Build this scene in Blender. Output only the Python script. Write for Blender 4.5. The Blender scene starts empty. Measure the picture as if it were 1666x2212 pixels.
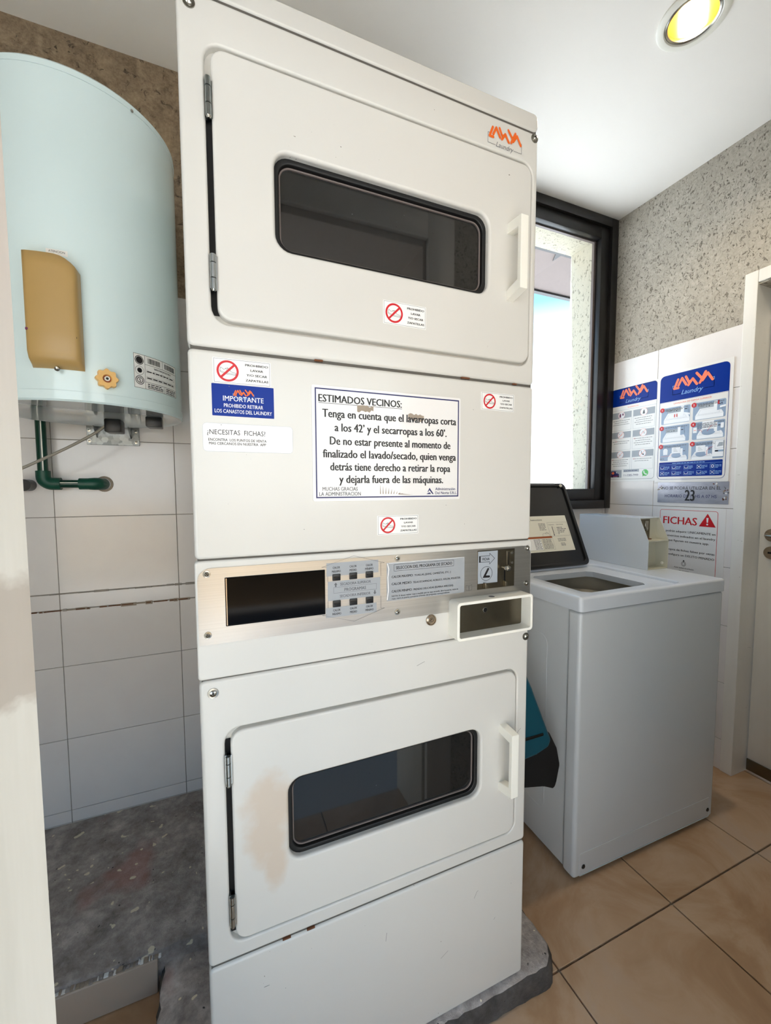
import bpy, bmesh, math, random
from mathutils import Vector, Matrix
random.seed(7)
C = bpy.context.scene.collection
SC = bpy.context.scene

# ------------------------------------------------------------------ camera, world, exposure
W, H = 1666.0, 2212.0
F, CX, CY = 893.15, 840.4, 1113.66
YAW, PITCH, ROLL = 0.3982, -0.0669, -0.003
cam = bpy.data.objects.new('camera', bpy.data.cameras.new('camera')); C.objects.link(cam)
fw = Vector((math.sin(YAW)*math.cos(PITCH), math.cos(YAW)*math.cos(PITCH), math.sin(PITCH)))
rt = Vector((math.cos(YAW), -math.sin(YAW), 0)); up = rt.cross(fw)
rt2 = math.cos(ROLL)*rt + math.sin(ROLL)*up; up2 = -math.sin(ROLL)*rt + math.cos(ROLL)*up
m = Matrix((rt2, up2, -fw)).transposed().to_4x4(); m.translation = Vector((0.033, -0.7294, 1.2275))
cam.matrix_world = m
cd = cam.data
cd.sensor_fit = 'VERTICAL'; cd.sensor_height = 24.0; cd.lens = 24.0*F/H
cd.shift_x = -(CX-W/2)/H; cd.shift_y = (CY-H/2)/H; cd.clip_start = 0.01
SC.camera = cam
vs = SC.view_settings
vs.view_transform = 'Standard'; vs.look = 'None'; vs.gamma = 1.0; vs.use_curve_mapping = False
vs.exposure = 0.62
SC.cycles.use_denoising = True
SC.cycles.max_bounces = 10; SC.cycles.diffuse_bounces = 7; SC.cycles.glossy_bounces = 5
SC.cycles.sample_clamp_indirect = 8.0; SC.cycles.caustics_reflective = False; SC.cycles.caustics_refractive = False

def s2l(c):
    c = c/255.0
    return c/12.92 if c <= 0.04045 else ((c+0.055)/1.055)**2.4
def RGB(r, g, b): return (s2l(r), s2l(g), s2l(b), 1.0)

world = bpy.data.worlds.new('sky'); SC.world = world; world.use_nodes = True
nt = world.node_tree; nt.nodes.clear()
wo = nt.nodes.new('ShaderNodeOutputWorld'); bg = nt.nodes.new('ShaderNodeBackground')
geo = nt.nodes.new('ShaderNodeTexCoord'); sep = nt.nodes.new('ShaderNodeSeparateXYZ'); cr = nt.nodes.new('ShaderNodeValToRGB')
nt.links.new(geo.outputs['Generated'], sep.inputs[0]); nt.links.new(sep.outputs['Z'], cr.inputs['Fac'])
nt.links.new(cr.outputs[0], bg.inputs['Color']); nt.links.new(bg.outputs[0], wo.inputs[0])
e = cr.color_ramp.elements
e[0].position = 0.0; e[0].color = (1.0, 0.98, 0.95, 1); e[1].position = 1.0; e[1].color = (0.08, 0.22, 0.52, 1)
q = e.new(0.22); q.color = (0.90, 0.98, 1.0, 1)
q = e.new(0.38); q.color = (0.12, 0.44, 0.80, 1)
bg.inputs['Strength'].default_value = 3.0

sun = bpy.data.lights.new('sun', 'SUN'); sun.energy = 22.0; sun.angle = math.radians(0.6); sun.color = (1.0, 0.97, 0.92)
so = bpy.data.objects.new('sun', sun); C.objects.link(so); so.location = (-3, 0, 8)
so.rotation_euler = Vector((0.75, -0.04, -1.0)).to_track_quat('-Z', 'Y').to_euler()

def portal(name, loc, rot, sx, sy):
    l = bpy.data.lights.new(name, 'AREA'); l.shape = 'RECTANGLE'; l.size = sx; l.size_y = sy
    l.cycles.is_portal = True
    o = bpy.data.objects.new(name, l); C.objects.link(o); o.location = loc; o.rotation_euler = rot

# ------------------------------------------------------------------ dimensions
DW = 0.686                  # dryer width
YW = 0.9124                 # face of the back wall
XR = 2.0247                 # face of the right wall
ZC = 2.6218                 # ceiling
ZT = 1.886                  # top of the wall tiles
YF = -0.5                   # inner face of the front wall
XL = -0.95                  # left wall
portal('window_portal', (1.48, 1.12, 1.85), (math.radians(-90), 0, 0), 0.9, 1.4)
portal('side_window_portal', (-.535, -.71, 1.425), (math.radians(90), 0, 0), 0.72, 1.94)
portal('door_portal', (0.32, -0.71, 1.02), (math.radians(90), 0, 0), 0.74, 2.04)

# ------------------------------------------------------------------ materials
class NT:
    def __init__(s, name):
        s.m = bpy.data.materials.new(name); s.m.use_nodes = True
        s.t = s.m.node_tree; s.b = s.t.nodes['Principled BSDF']
        s.tc = s.t.nodes.new('ShaderNodeTexCoord')
    def n(s, typ, **k):
        x = s.t.nodes.new(typ)
        for a, v in k.items():
            if a in x.inputs: x.inputs[a].default_value = v
            else: setattr(x, a, v)
        return x
    def l(s, a, b): s.t.links.new(a, b)
    def noise(s, scale, detail=4, rough=0.6, stretch=None, coord='Object', dist=0.0):
        x = s.n('ShaderNodeTexNoise'); x.inputs['Scale'].default_value = scale
        x.inputs['Detail'].default_value = detail; x.inputs['Roughness'].default_value = rough; x.inputs['Distortion'].default_value = dist
        src = s.tc.outputs[coord]
        if stretch:
            mp = s.n('ShaderNodeMapping'); mp.inputs['Scale'].default_value = stretch; s.l(src, mp.inputs[0]); src = mp.outputs[0]
        s.l(src, x.inputs['Vector']); return x.outputs['Fac']
    def ramp(s, src, stops, interp='LINEAR'):
        r = s.n('ShaderNodeValToRGB'); r.color_ramp.interpolation = interp
        el = r.color_ramp.elements
        while len(el) > 1: el.remove(el[0])
        el[0].position, el[0].color = stops[0]
        for p, c in stops[1:]:
            q = el.new(p); q.color = c
        s.l(src, r.inputs[0]); return r.outputs[0]
    def mix(s, f, a, b, mode='MIX'):
        x = s.n('ShaderNodeMix'); x.data_type = 'RGBA'; x.blend_type = mode
        for sock, v in ((x.inputs[0], f), (x.inputs[6], a), (x.inputs[7], b)):
            if hasattr(v, 'node'): s.l(v, sock)
            else: sock.default_value = v
        return x.outputs[2]
    def math(s, op, a, b=0.0, clamp=False):
        x = s.n('ShaderNodeMath'); x.operation = op; x.use_clamp = clamp
        for sock, v in ((x.inputs[0], a), (x.inputs[1], b)):
            if hasattr(v, 'node'): s.l(v, sock)
            else: sock.default_value = v
        return x.outputs[0]
    def bump(s, src, strength, dist=0.002):
        x = s.n('ShaderNodeBump'); x.inputs['Strength'].default_value = strength; x.inputs['Distance'].default_value = dist
        s.l(src, x.inputs['Height']); s.l(x.outputs[0], s.b.inputs['Normal'])
    def col(s, v):
        if hasattr(v, 'node'): s.l(v, s.b.inputs['Base Color'])
        else: s.b.inputs['Base Color'].default_value = v
    def set(s, rough=None, metal=None, ior=None, coat=None):
        if rough is not None:
            if hasattr(rough, 'node'): s.l(rough, s.b.inputs['Roughness'])
            else: s.b.inputs['Roughness'].default_value = rough
        if metal is not None: s.b.inputs['Metallic'].default_value = metal
        if ior is not None: s.b.inputs['IOR'].default_value = ior
        if coat is not None: s.b.inputs['Coat Weight'].default_value = coat; s.b.inputs['Coat Roughness'].default_value = 0.05

def flat(name, c, rough=0.5, metal=0.0, ior=1.45, coat=0.0, var=0.04, sc=30.0):
    x = NT(name); f = x.noise(sc)
    d = tuple(v*(1-var*2) for v in c[:3])+(1,)
    x.col(x.mix(f, d, c)); x.set(rough, metal, ior, coat); return x.m

def enamel(name, c, chips=True, rough=0.22):
    x = NT(name)
    base = x.mix(x.noise(3.0, 3), tuple(v*0.95 for v in c[:3])+(1,), c)
    if chips:
        r = x.ramp(x.noise(160, 2, 0.5), [(0.735, (0, 0, 0, 1)), (0.75, (1, 1, 1, 1))])
        g = x.ramp(x.noise(7, 2, 0.5), [(0.60, (0, 0, 0, 1)), (0.66, (1, 1, 1, 1))])
        base = x.mix(x.math('MULTIPLY', r, g), base, RGB(96, 84, 76))
    x.col(base); x.set(rough, 0, 1.5, 0.0)
    x.bump(x.noise(90, 2, 0.4), 0.04, 0.0006)
    return x.m

WHITE = enamel('white_enamel', RGB(213, 211, 205))
# lower door: same enamel with a rubbed brownish patch
def stained():
    x = NT('stained_enamel')
    base = x.mix(x.noise(3.0, 3), RGB(208, 206, 200), RGB(213, 211, 205))
    sp = x.n('ShaderNodeSeparateXYZ'); x.l(x.tc.outputs['Object'], sp.inputs[0])
    def blob(cx, cz, rx, rz):
        a = x.math('DIVIDE', x.math('SUBTRACT', sp.outputs[0], cx), rx)
        b = x.math('DIVIDE', x.math('SUBTRACT', sp.outputs[2], cz), rz)
        return x.math('ADD', x.math('MULTIPLY', a, a), x.math('MULTIPLY', b, b))
    d = x.math('MINIMUM', x.math('MINIMUM', blob(0.108, 0.66, 0.055, 0.075), blob(0.116, 0.55, 0.024, 0.055)), blob(0.10, 0.60, 0.045, 0.06))
    d = x.math('ADD', d, x.math('MULTIPLY', x.math('SUBTRACT', x.noise(22, 4), 0.5), 1.6))
    f = x.ramp(d, [(0.25, (1, 1, 1, 1)), (1.25, (0, 0, 0, 1))])
    x.col(x.mix(x.math('MULTIPLY', f, 0.85), base, RGB(204, 188, 170)))
    x.set(0.26, 0, 1.5); x.bump(x.noise(90, 2, 0.4), 0.04, 0.0006)
    return x.m
STAIN = stained()
WASHW = enamel('washer_enamel', RGB(208, 213, 217), False, 0.16)
DECKW = enamel('deck_enamel', RGB(216, 222, 230), False, 0.2)
HEATW = enamel('heater_enamel', RGB(220, 238, 240), False, 0.14)
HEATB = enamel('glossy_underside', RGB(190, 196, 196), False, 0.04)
BLACK = flat('black_plastic', RGB(14, 14, 15), 0.35)
BLACKG = flat('black_gloss', RGB(5, 5, 7), 0.06, ior=1.2)
LIDB = flat('black_lid', RGB(22, 23, 26), 0.22, ior=1.5)
SEAM = flat('seam_shade', RGB(92, 88, 82), 0.8)
DARK = flat('gap_shade', RGB(18, 17, 17), 0.8)  # dark tone that paints shade into the door gaps
GASK = flat('black_gasket', RGB(12, 12, 12), 0.45)
HANDW = flat('handle_white', RGB(240, 238, 228), 0.3, var=0.01)
IVORY = flat('ivory_enamel', RGB(206, 204, 188), 0.45, var=0.03)
GOLD = flat('gold_plastic', RGB(182, 150, 94), 0.32, var=0.03)
KNOB = flat('yellow_plastic', RGB(238, 190, 118), 0.4, var=0.02)
GREENP = flat('green_pipe', RGB(10, 58, 44), 0.3)
GREEND = flat('dark_green_fitting', RGB(14, 74, 58), 0.4)
CORD = flat('grey_cord', RGB(150, 144, 132), 0.5)
TEAL = flat('teal_plastic', RGB(10, 74, 92), 0.4)
BLKF = flat('black_fabric', RGB(10, 10, 12), 0.9)
PAPER = flat('white_print', RGB(238, 238, 236), 0.35, var=0.005)
GLOSSP = flat('glossy_plate', RGB(232, 230, 228), 0.08, ior=1.5, var=0.005)
GREYP = flat('grey_label', RGB(160, 164, 168), 0.4, var=0.02)
INK = flat('black_ink', RGB(28, 26, 28), 0.4)
GINK = flat('grey_ink', RGB(98, 100, 104), 0.5)
LINK = flat('light_grey_ink', RGB(165, 172, 180), 0.4)
BLUEGREY = flat('blue_grey_ink', RGB(150, 170, 196), 0.25)
NAVY = flat('navy_ink', RGB(38, 40, 96), 0.3)
BLUE = flat('blue_ink', RGB(2, 46, 140), 0.3, ior=1.25)
PALE = flat('pale_blue_ink', RGB(140, 185, 235), 0.3)
RED = flat('red_ink', RGB(204, 22, 34), 0.35)
ORNG = flat('orange_ink', RGB(232, 104, 30), 0.4)
CORAL = flat('coral_ink', RGB(250, 128, 90), 0.4)
BROWNT = flat('brown_ink', RGB(160, 84, 40), 0.5)
GREENI = flat('green_ink', RGB(90, 196, 100), 0.4)
TAPE = flat('tape_residue', RGB(166, 152, 136), 0.7, var=0.1)
MAROON = flat('maroon_ink', RGB(110, 30, 80), 0.4)
WINK = flat('white_ink', RGB(240, 242, 246), 0.35, var=0.005)
CREAMP = flat('cream_print', RGB(226, 223, 208), 0.4, var=0.01)
RUST = flat('rust', RGB(120, 74, 46), 0.85, var=0.2)
CHROME = flat('screw_steel', RGB(176, 174, 166), 0.22, 1.0)
ZINC = flat('zinc_hinge', RGB(178, 184, 184), 0.28, 1.0, var=0.08)
BRASS = flat('lock_metal', RGB(176, 160, 140), 0.25, 1.0)
PLATEG = flat('coin_plate_metal', RGB(128, 120, 104), 0.3, 1.0, var=0.2, sc=20)
TUB = flat('tub_enamel', RGB(160, 152, 136), 0.4)
WINF = flat('black_window_frame', RGB(26, 24, 24), 0.32, var=0.1)
WINS = flat('bronze_sash', RGB(112, 102, 98), 0.4)
DOORP = None
GOLDR = flat('reflector', RGB(255, 214, 130), 0.2, 0.8)

def steel():
    x = NT('brushed_steel')
    f = x.noise(40, 4, 0.6, stretch=(0.02, 1, 14))
    x.col(x.mix(f, RGB(176, 174, 170), RGB(206, 204, 200))); x.set(0.30, 1.0)
    x.bump(f, 0.05, 0.0004)
    if 'Anisotropic' in x.b.inputs: x.b.inputs['Anisotropic'].default_value = 0.5
    return x.m
STEEL = steel()
def galv():
    x = NT('galvanised_steel')
    v = x.n('ShaderNodeTexVoronoi'); v.inputs['Scale'].default_value = 90; x.l(x.tc.outputs['Object'], v.inputs['Vector'])
    x.col(x.mix(v.outputs['Color'], RGB(112, 116, 116), RGB(176, 180, 180))); x.set(0.4, 0.8); return x.m
GALV = galv()

def stucco():
    x = NT('textured_plaster')
    n1 = x.noise(46, 5, 0.65, dist=1.6)
    v = x.n('ShaderNodeTexVoronoi'); v.feature = 'SMOOTH_F1'; v.inputs['Scale'].default_value = 52
    w = x.n('ShaderNodeTexNoise'); w.inputs['Scale'].default_value = 30
    x.l(x.tc.outputs['Object'], w.inputs['Vector'])
    mx = x.n('ShaderNodeMix'); mx.data_type = 'VECTOR'; mx.inputs[0].default_value = 0.06
    x.l(x.tc.outputs['Object'], mx.inputs[4]); x.l(w.outputs['Color'], mx.inputs[5]); x.l(mx.outputs[1], v.inputs['Vector'])
    fleck = x.ramp(x.noise(80, 3, 0.6, stretch=(1, 1, 0.7), dist=1.4), [(0.575, (0, 0, 0, 1)), (0.64, (1, 1, 1, 1))])
    base = x.mix(x.ramp(n1, [(0.3, (0, 0, 0, 1)), (0.7, (1, 1, 1, 1))]), RGB(158, 152, 140), RGB(194, 188, 176))
    base = x.mix(x.ramp(x.noise(3.5, 3), [(0.35, (0, 0, 0, 1)), (0.7, (1, 1, 1, 1))]), base, x.mix(0.35, base, RGB(150, 142, 128)))
    x.col(x.mix(x.math('MULTIPLY', fleck, 0.8), base, RGB(84, 78, 68))); x.set(0.9)
    h = x.math('ADD', x.math('MULTIPLY', v.outputs['Distance'], 1.0), x.math('MULTIPLY', n1, 1.2))
    h = x.math('SUBTRACT', h, x.math('MULTIPLY', fleck, 0.8))
    x.bump(h, 0.55, 0.004); return x.m
STUCCO = stucco()
def shaded_stucco():
    x = NT('rough_shaded_plaster')  # same stucco as the right wall, its shadow mixed into the brown tone
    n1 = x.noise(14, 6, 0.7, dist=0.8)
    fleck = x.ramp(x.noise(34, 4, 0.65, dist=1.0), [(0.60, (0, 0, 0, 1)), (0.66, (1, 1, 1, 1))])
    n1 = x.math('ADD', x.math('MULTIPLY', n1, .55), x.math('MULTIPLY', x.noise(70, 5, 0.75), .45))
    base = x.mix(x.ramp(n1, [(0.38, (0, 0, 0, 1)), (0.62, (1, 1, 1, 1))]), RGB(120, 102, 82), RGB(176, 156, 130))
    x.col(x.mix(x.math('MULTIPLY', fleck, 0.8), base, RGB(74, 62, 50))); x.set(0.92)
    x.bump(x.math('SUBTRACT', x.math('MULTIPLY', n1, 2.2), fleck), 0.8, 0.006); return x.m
BSTUCCO = shaded_stucco()
def outside_stucco():
    x = NT('outdoor_plaster')
    n1 = x.noise(50, 4, 0.6, dist=1.5)
    fleck = x.ramp(x.noise(80, 3, 0.6, stretch=(1, 1, 0.6), dist=1.0), [(0.57, (0, 0, 0, 1)), (0.66, (1, 1, 1, 1))])
    x.col(x.mix(x.math('MULTIPLY', fleck, 0.6), RGB(190, 184, 166), RGB(78, 72, 62))); x.set(0.9)
    x.bump(x.math('SUBTRACT', n1, fleck), 0.5, 0.003); return x.m
OSTUCCO = outside_stucco()
def walltile():
    x = NT('white_wall_tile')
    a = x.noise(5, 5, 0.6, dist=0.6)
    scuff = x.ramp(x.noise(60, 3, 0.7, stretch=(1, 1, 2.4)), [(0.74, (0, 0, 0, 1)), (0.80, (1, 1, 1, 1))])
    dirt = x.ramp(x.noise(9, 3), [(0.5, (0, 0, 0, 1)), (0.7, (1, 1, 1, 1))])
    base = x.mix(a, RGB(224, 219, 218), RGB(236, 233, 230))
    x.col(x.mix(x.math('MULTIPLY', x.math('MULTIPLY', scuff, dirt), 0.7), base, RGB(140, 132, 124)))
    x.set(0.14, 0, 1.5); x.bump(x.noise(18, 2), 0.06, 0.001); return x.m
WTILE = walltile()
def grout():
    x = NT('wall_grout'); x.col(x.mix(x.noise(40, 4), RGB(124, 116, 108), RGB(176, 170, 162))); x.set(0.9); return x.m
GROUT = grout()
def floortile():
    x = NT('beige_floor_tile')
    n = x.noise(3.2, 6, 0.62, dist=0.9); n2 = x.noise(11, 5, 0.7)
    base = x.ramp(n, [(0.30, RGB(158, 124, 92)), (0.46, RGB(180, 148, 114)), (0.60, RGB(200, 174, 146)), (0.74, RGB(198, 182, 166))])
    x.col(x.mix(x.math('MULTIPLY', n2, 0.5), base, RGB(186, 148, 116))); x.set(0.34, 0, 1.45)
    x.bump(x.noise(30, 3), 0.08, 0.001); return x.m
FTILE = floortile()
def concrete(name, dark=1.0):
    x = NT(name)
    n = x.noise(9, 7, 0.68, dist=0.4)
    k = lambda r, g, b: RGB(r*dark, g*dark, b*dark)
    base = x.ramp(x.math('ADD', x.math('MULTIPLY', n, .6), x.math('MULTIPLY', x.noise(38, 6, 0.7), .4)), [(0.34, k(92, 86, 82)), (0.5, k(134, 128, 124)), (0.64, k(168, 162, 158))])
    red = x.ramp(x.noise(4.2, 3), [(0.60, (0, 0, 0, 1)), (0.70, (1, 1, 1, 1))])
    base = x.mix(x.math('MULTIPLY', red, 0.6), base, k(134, 92, 86))
    spot = x.ramp(x.noise(46, 1, 0.3), [(0.74, (0, 0, 0, 1)), (0.76, (1, 1, 1, 1))])
    base = x.mix(x.math('MULTIPLY', spot, 0.8), base, k(196, 190, 170))
    pit = x.ramp(x.noise(70, 2, 0.5), [(0.26, (1, 1, 1, 1)), (0.29, (0, 0, 0, 1))])
    x.col(x.mix(x.math('MULTIPLY', pit, 0.9), base, k(34, 30, 30))); x.set(0.85)
    fine = x.noise(60, 5, 0.7)
    x.bump(x.math('ADD', x.math('MULTIPLY', n, 2.0), x.math('MULTIPLY', fine, 0.9)), 0.8, 0.006); return x.m
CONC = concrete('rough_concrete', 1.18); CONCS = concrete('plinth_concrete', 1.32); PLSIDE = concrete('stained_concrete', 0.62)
def paint():
    x = NT('scuffed_door_paint')
    f = x.noise(10, 5, 0.6, stretch=(1, 1, 0.25))
    sc = x.ramp(x.noise(26, 3, 0.6, stretch=(1, 1, 3.2)), [(0.70, (0, 0, 0, 1)), (0.74, (1, 1, 1, 1))])
    base = x.mix(f, RGB(218, 214, 206), RGB(240, 239, 235))
    x.col(x.mix(x.math('MULTIPLY', sc, 0.35), base, RGB(120, 110, 98))); x.set(0.4); return x.m
PAINT = paint()
def jamb():
    x = NT('worn_jamb_paint')
    f = x.noise(60, 4, 0.7, stretch=(1, 1, 0.06))
    base = x.mix(f, RGB(184, 180, 168), RGB(214, 211, 202))
    sp = x.n('ShaderNodeSeparateXYZ'); x.l(x.tc.outputs['Object'], sp.inputs[0])
    z = x.math('ADD', sp.outputs[2], x.math('MULTIPLY', x.math('SUBTRACT', x.noise(90, 3), 0.5), 0.02))
    a = x.ramp(x.math('MULTIPLY', x.math('SUBTRACT', z, 1.13), 10), [(0.0, (0, 0, 0, 1)), (0.06, (1, 1, 1, 1)), (0.55, (1, 1, 1, 1)), (0.62, (0, 0, 0, 1))])
    base = x.mix(x.math('MULTIPLY', a, 0.6), base, RGB(150, 136, 122))
    b = x.ramp(x.math('MULTIPLY', x.math('SUBTRACT', z, 1.22), 5), [(0.0, (0, 0, 0, 1)), (0.5, (1, 1, 1, 1))])
    x.col(x.mix(x.math('MULTIPLY', b, 0.4), base, RGB(176, 158, 150))); x.set(0.6); x.bump(f, 0.2, 0.001); return x.m
JAMB = jamb()
CEILM = flat('ceiling_paint', RGB(250, 247, 242), 0.9, var=0.01, sc=2)
SOFFIT = flat('soffit_board', RGB(124, 112, 108), 0.8, var=0.03)
RTILE = flat('riser_tile', RGB(192, 178, 162), 0.5, var=.06, sc=8)
GROUND = flat('sunlit_paving', RGB(192, 192, 190), 0.9, var=0.08, sc=1.5)
WARMW = flat('warm_render', RGB(226, 190, 140), 0.9, var=0.06, sc=2)
def emit(name, c, s):
    x = NT(name); x.col((0, 0, 0, 1)); x.b.inputs['Emission Color'].default_value = c; x.b.inputs['Emission Strength'].default_value = s; return x.m
BULB = emit('lit_bulb', (1.0, 0.80, 0.50, 1), 14.0)
def glass(name, tint=(1, 1, 1, 1)):
    x = NT(name); x.col(tint); x.b.inputs['Transmission Weight'].default_value = 1.0; x.set(0.0, 0, 1.45)
    # thin architectural pane: mostly transparent with a Fresnel reflection
    tr = x.n('ShaderNodeBsdfTransparent'); tr.inputs[0].default_value = tint
    gl = x.n('ShaderNodeBsdfGlossy'); gl.inputs['Roughness'].default_value = 0.02
    fr = x.n('ShaderNodeFresnel'); fr.inputs['IOR'].default_value = 1.45
    mx = x.n('ShaderNodeMixShader'); ge = x.n('ShaderNodeNewGeometry')
    ff = x.math('MULTIPLY', fr.outputs[0], x.math('SUBTRACT', 1.0, ge.outputs['Backfacing'])); x.l(ff, mx.inputs[0]); x.l(tr.outputs[0], mx.inputs[1]); x.l(gl.outputs[0], mx.inputs[2])
    out = [n for n in x.t.nodes if n.type == 'OUTPUT_MATERIAL'][0]; x.l(mx.outputs[0], out.inputs[0]); return x.m
PANE = glass('clear_pane', (0.97, 0.99, 1.0, 1))
def darkglass():
    x = NT('tinted_door_glass')
    sc = x.ramp(x.noise(120, 3, 0.8, stretch=(1, 1, 3)), [(0.74, (0, 0, 0, 1)), (0.78, (1, 1, 1, 1))])
    g = x.ramp(x.noise(9, 2), [(0.58, (0, 0, 0, 1)), (0.64, (1, 1, 1, 1))])
    x.col(x.mix(x.math('MULTIPLY', sc, g), RGB(26, 26, 26), RGB(120, 120, 114))); x.set(0.03, 0, 1.65); return x.m
DGLASS = darkglass()

# ------------------------------------------------------------------ mesh builder
class MB:
    def __init__(s): s.v = []; s.f = []; s.mi = []; s.mats = []
    def mat(s, m):
        if m not in s.mats: s.mats.append(m)
        return s.mats.index(m)
    def add(s, vs_, fs, m, M=None):
        o = len(s.v); k = s.mat(m)
        for p in vs_:
            p = Vector(p)
            s.v.append(M @ p if M is not None else p)
        for f in fs: s.f.append([i+o for i in f]); s.mi.append(k)
    def addbm(s, bm, m, M=None):
        bm.verts.ensure_lookup_table(); bm.verts.index_update()
        s.add([v.co.copy() for v in bm.verts], [[v.index for v in f.verts] for f in bm.faces], m, M); bm.free()
    def box(s, x0, x1, y0, y1, z0, z1, m, r=0.0, seg=3, M=None, dx=0, dy=0):
        bm = bmesh.new()
        bmesh.ops.create_cube(bm, size=1.0)
        for v in bm.verts:
            v.co = Vector(((x0+x1)/2+v.co.x*(x1-x0), (y0+y1)/2+v.co.y*(y1-y0), (z0+z1)/2+v.co.z*(z1-z0)))
        if r > 0:
            bmesh.ops.bevel(bm, geom=bm.edges[:], offset=r, segments=seg, profile=0.5, affect='EDGES')
        s.addbm(bm, m, M)
    def prism(s, pts, a, b, m, axis='y', r=0.0, seg=2, M=None):
        """pts 2D; axis y: (x,z) extruded from y=a to y=b; axis x: (y,z); axis z: (x,y)"""
        bm = bmesh.new()
        def P3(p, t):
            return {'y': (p[0], t, p[1]), 'x': (t, p[0], p[1]), 'z': (p[0], p[1], t)}[axis]
        A = [bm.verts.new(P3(p, a)) for p in pts]; B = [bm.verts.new(P3(p, b)) for p in pts]
        n = len(pts)
        bm.faces.new(A); bm.faces.new(B[::-1])
        for i in range(n): bm.faces.new((A[i], B[i], B[(i+1) % n], A[(i+1) % n]))
        bmesh.ops.recalc_face_normals(bm, faces=bm.faces[:])
        if r > 0: bmesh.ops.bevel(bm, geom=bm.edges[:], offset=r, segments=seg, profile=0.5, affect='EDGES')
        s.addbm(bm, m, M)
    def plate(s, rect, holes, yf, yb, bev, m, M=None, n=6, k=3, back=True, hbev=None, hback=None):
        """rounded plate in XZ facing -Y, rounded holes, rounded front edges"""
        bm = bmesh.new(); caps = []
        def loops(rc, sgn, b, yback):
            x0, x1, z0, z1, r = rc; L = []
            for j in range(k+1):
                t = (math.pi/2)*j/k
                ins = b*(1-math.sin(t)); y = yf+b*(1-math.cos(t))
                if b == 0 and j > 0: break
                i_ = ins*sgn
                L.append([bm.verts.new((px, y, pz)) for px, pz in rr(x0+i_, x1-i_, z0+i_, z1-i_, max(r-i_, 1e-4), n)])
            if yback is not None: L.append([bm.verts.new((px, yback, pz)) for px, pz in rr(x0, x1, z0, z1, r, n)])
            for A, B in zip(L, L[1:]):
                for i in range(len(A)):
                    j = (i+1) % len(A)
                    bm.faces.new((A[i], A[j], B[j], B[i]))
            return L
        L = loops(rect, 1, bev, yb); caps.append(L[0])
        for h in holes:
            hl = loops(h, -1, bev if hbev is None else hbev, yb if hback is None else hback); caps.append(hl[0])
        if not holes: bm.faces.new(L[0])
        elif len(holes) == 1:
            A, B = caps
            for i in range(len(A)):
                j = (i+1) % len(A); bm.faces.new((A[i], A[j], B[j], B[i]))
        else:
            es = []
            for l in caps:
                for i in range(len(l)):
                    e_ = bm.edges.get((l[i], l[(i+1) % len(l)]))
                    es.append(e_)
            bmesh.ops.triangle_fill(bm, edges=es, use_beauty=True)
        if back and not holes: bm.faces.new(L[-1])
        bmesh.ops.recalc_face_normals(bm, faces=bm.faces[:])
        s.addbm(bm, m, M)
    def tube(s, pts, r, m, n=12, M=None, caps=True, closed=False):
        pts = [Vector(p) for p in pts]; rs = r if isinstance(r, (list, tuple)) else [r]*len(pts)
        V = []; Fc = []; up_ = None
        for i, p in enumerate(pts):
            a = pts[max(i-1, 0)]; b = pts[min(i+1, len(pts)-1)]
            if closed: a = pts[i-1]; b = pts[(i+1) % len(pts)]
            d = (b-a).normalized()
            if up_ is None: up_ = Vector((0, 0, 1)) if abs(d.z) < 0.9 else Vector((1, 0, 0))
            u = up_-d*up_.dot(d); u.normalize(); up_ = u; w = d.cross(u)
            for k in range(n):
                t = 2*math.pi*k/n; V.append(p+(u*math.cos(t)+w*math.sin(t))*rs[i])
        L = len(pts)
        for i in range(L if closed else L-1):
            for k in range(n):
                a = i*n+k; b = i*n+(k+1) % n; c = ((i+1) % L)*n+(k+1) % n; d = ((i+1) % L)*n+k
                Fc.append((a, b, c, d))
        if caps and not closed: Fc.append(tuple(range(n))[::-1]); Fc.append(tuple((L-1)*n+k for k in range(n)))
        s.add(V, Fc, m, M)
    def lathe(s, prof, m, n=32, M=None, a0=0.0, a1=2*math.pi, cap0=False, cap1=False):
        """profile (r,z) around Z"""
        full = abs(a1-a0-2*math.pi) < 1e-6; cnt = n if full else n+1
        V = []; Fc = []
        for r, z in prof:
            for k in range(cnt):
                t = a0+(a1-a0)*k/n; V.append((r*math.cos(t), r*math.sin(t), z))
        for i in range(len(prof)-1):
            for k in range(n):
                k2 = (k+1) % cnt
                Fc.append((i*cnt+k, i*cnt+k2, (i+1)*cnt+k2, (i+1)*cnt+k))
        if cap0: Fc.append(tuple(range(cnt))[::-1])
        if cap1: Fc.append(tuple((len(prof)-1)*cnt+k for k in range(cnt)))
        s.add(V, Fc, m, M)
    def obj(s, name, parent=None, smooth=True, wn=False, org=None, ang=38, **props):
        me = bpy.data.meshes.new(name)
        org = Vector(org) if org is not None else Vector((0, 0, 0))
        me.from_pydata([v-org for v in s.v], [], s.f)
        for mt in s.mats: me.materials.append(mt)
        me.polygons.foreach_set('material_index', s.mi)
        me.validate()
        if smooth:
            bm = bmesh.new(); bm.from_mesh(me)
            bmesh.ops.recalc_face_normals(bm, faces=bm.faces[:]) if props.pop('recalc', False) else None
            for f in bm.faces: f.smooth = True
            for e_ in bm.edges:
                if len(e_.link_faces) != 2 or e_.calc_face_angle(0) > math.radians(ang): e_.smooth = False
            bm.to_mesh(me); bm.free()
        props.pop('recalc', None)
        o = bpy.data.objects.new(name, me); C.objects.link(o)
        if parent is not None:
            o.parent = parent
            w = wpos(parent); o.location = org-w
        else: o.location = org
        if wn:
            mod = o.modifiers.new('wn', 'WEIGHTED_NORMAL'); mod.keep_sharp = True
        for k, v in props.items(): o[k] = v
        return o
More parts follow.
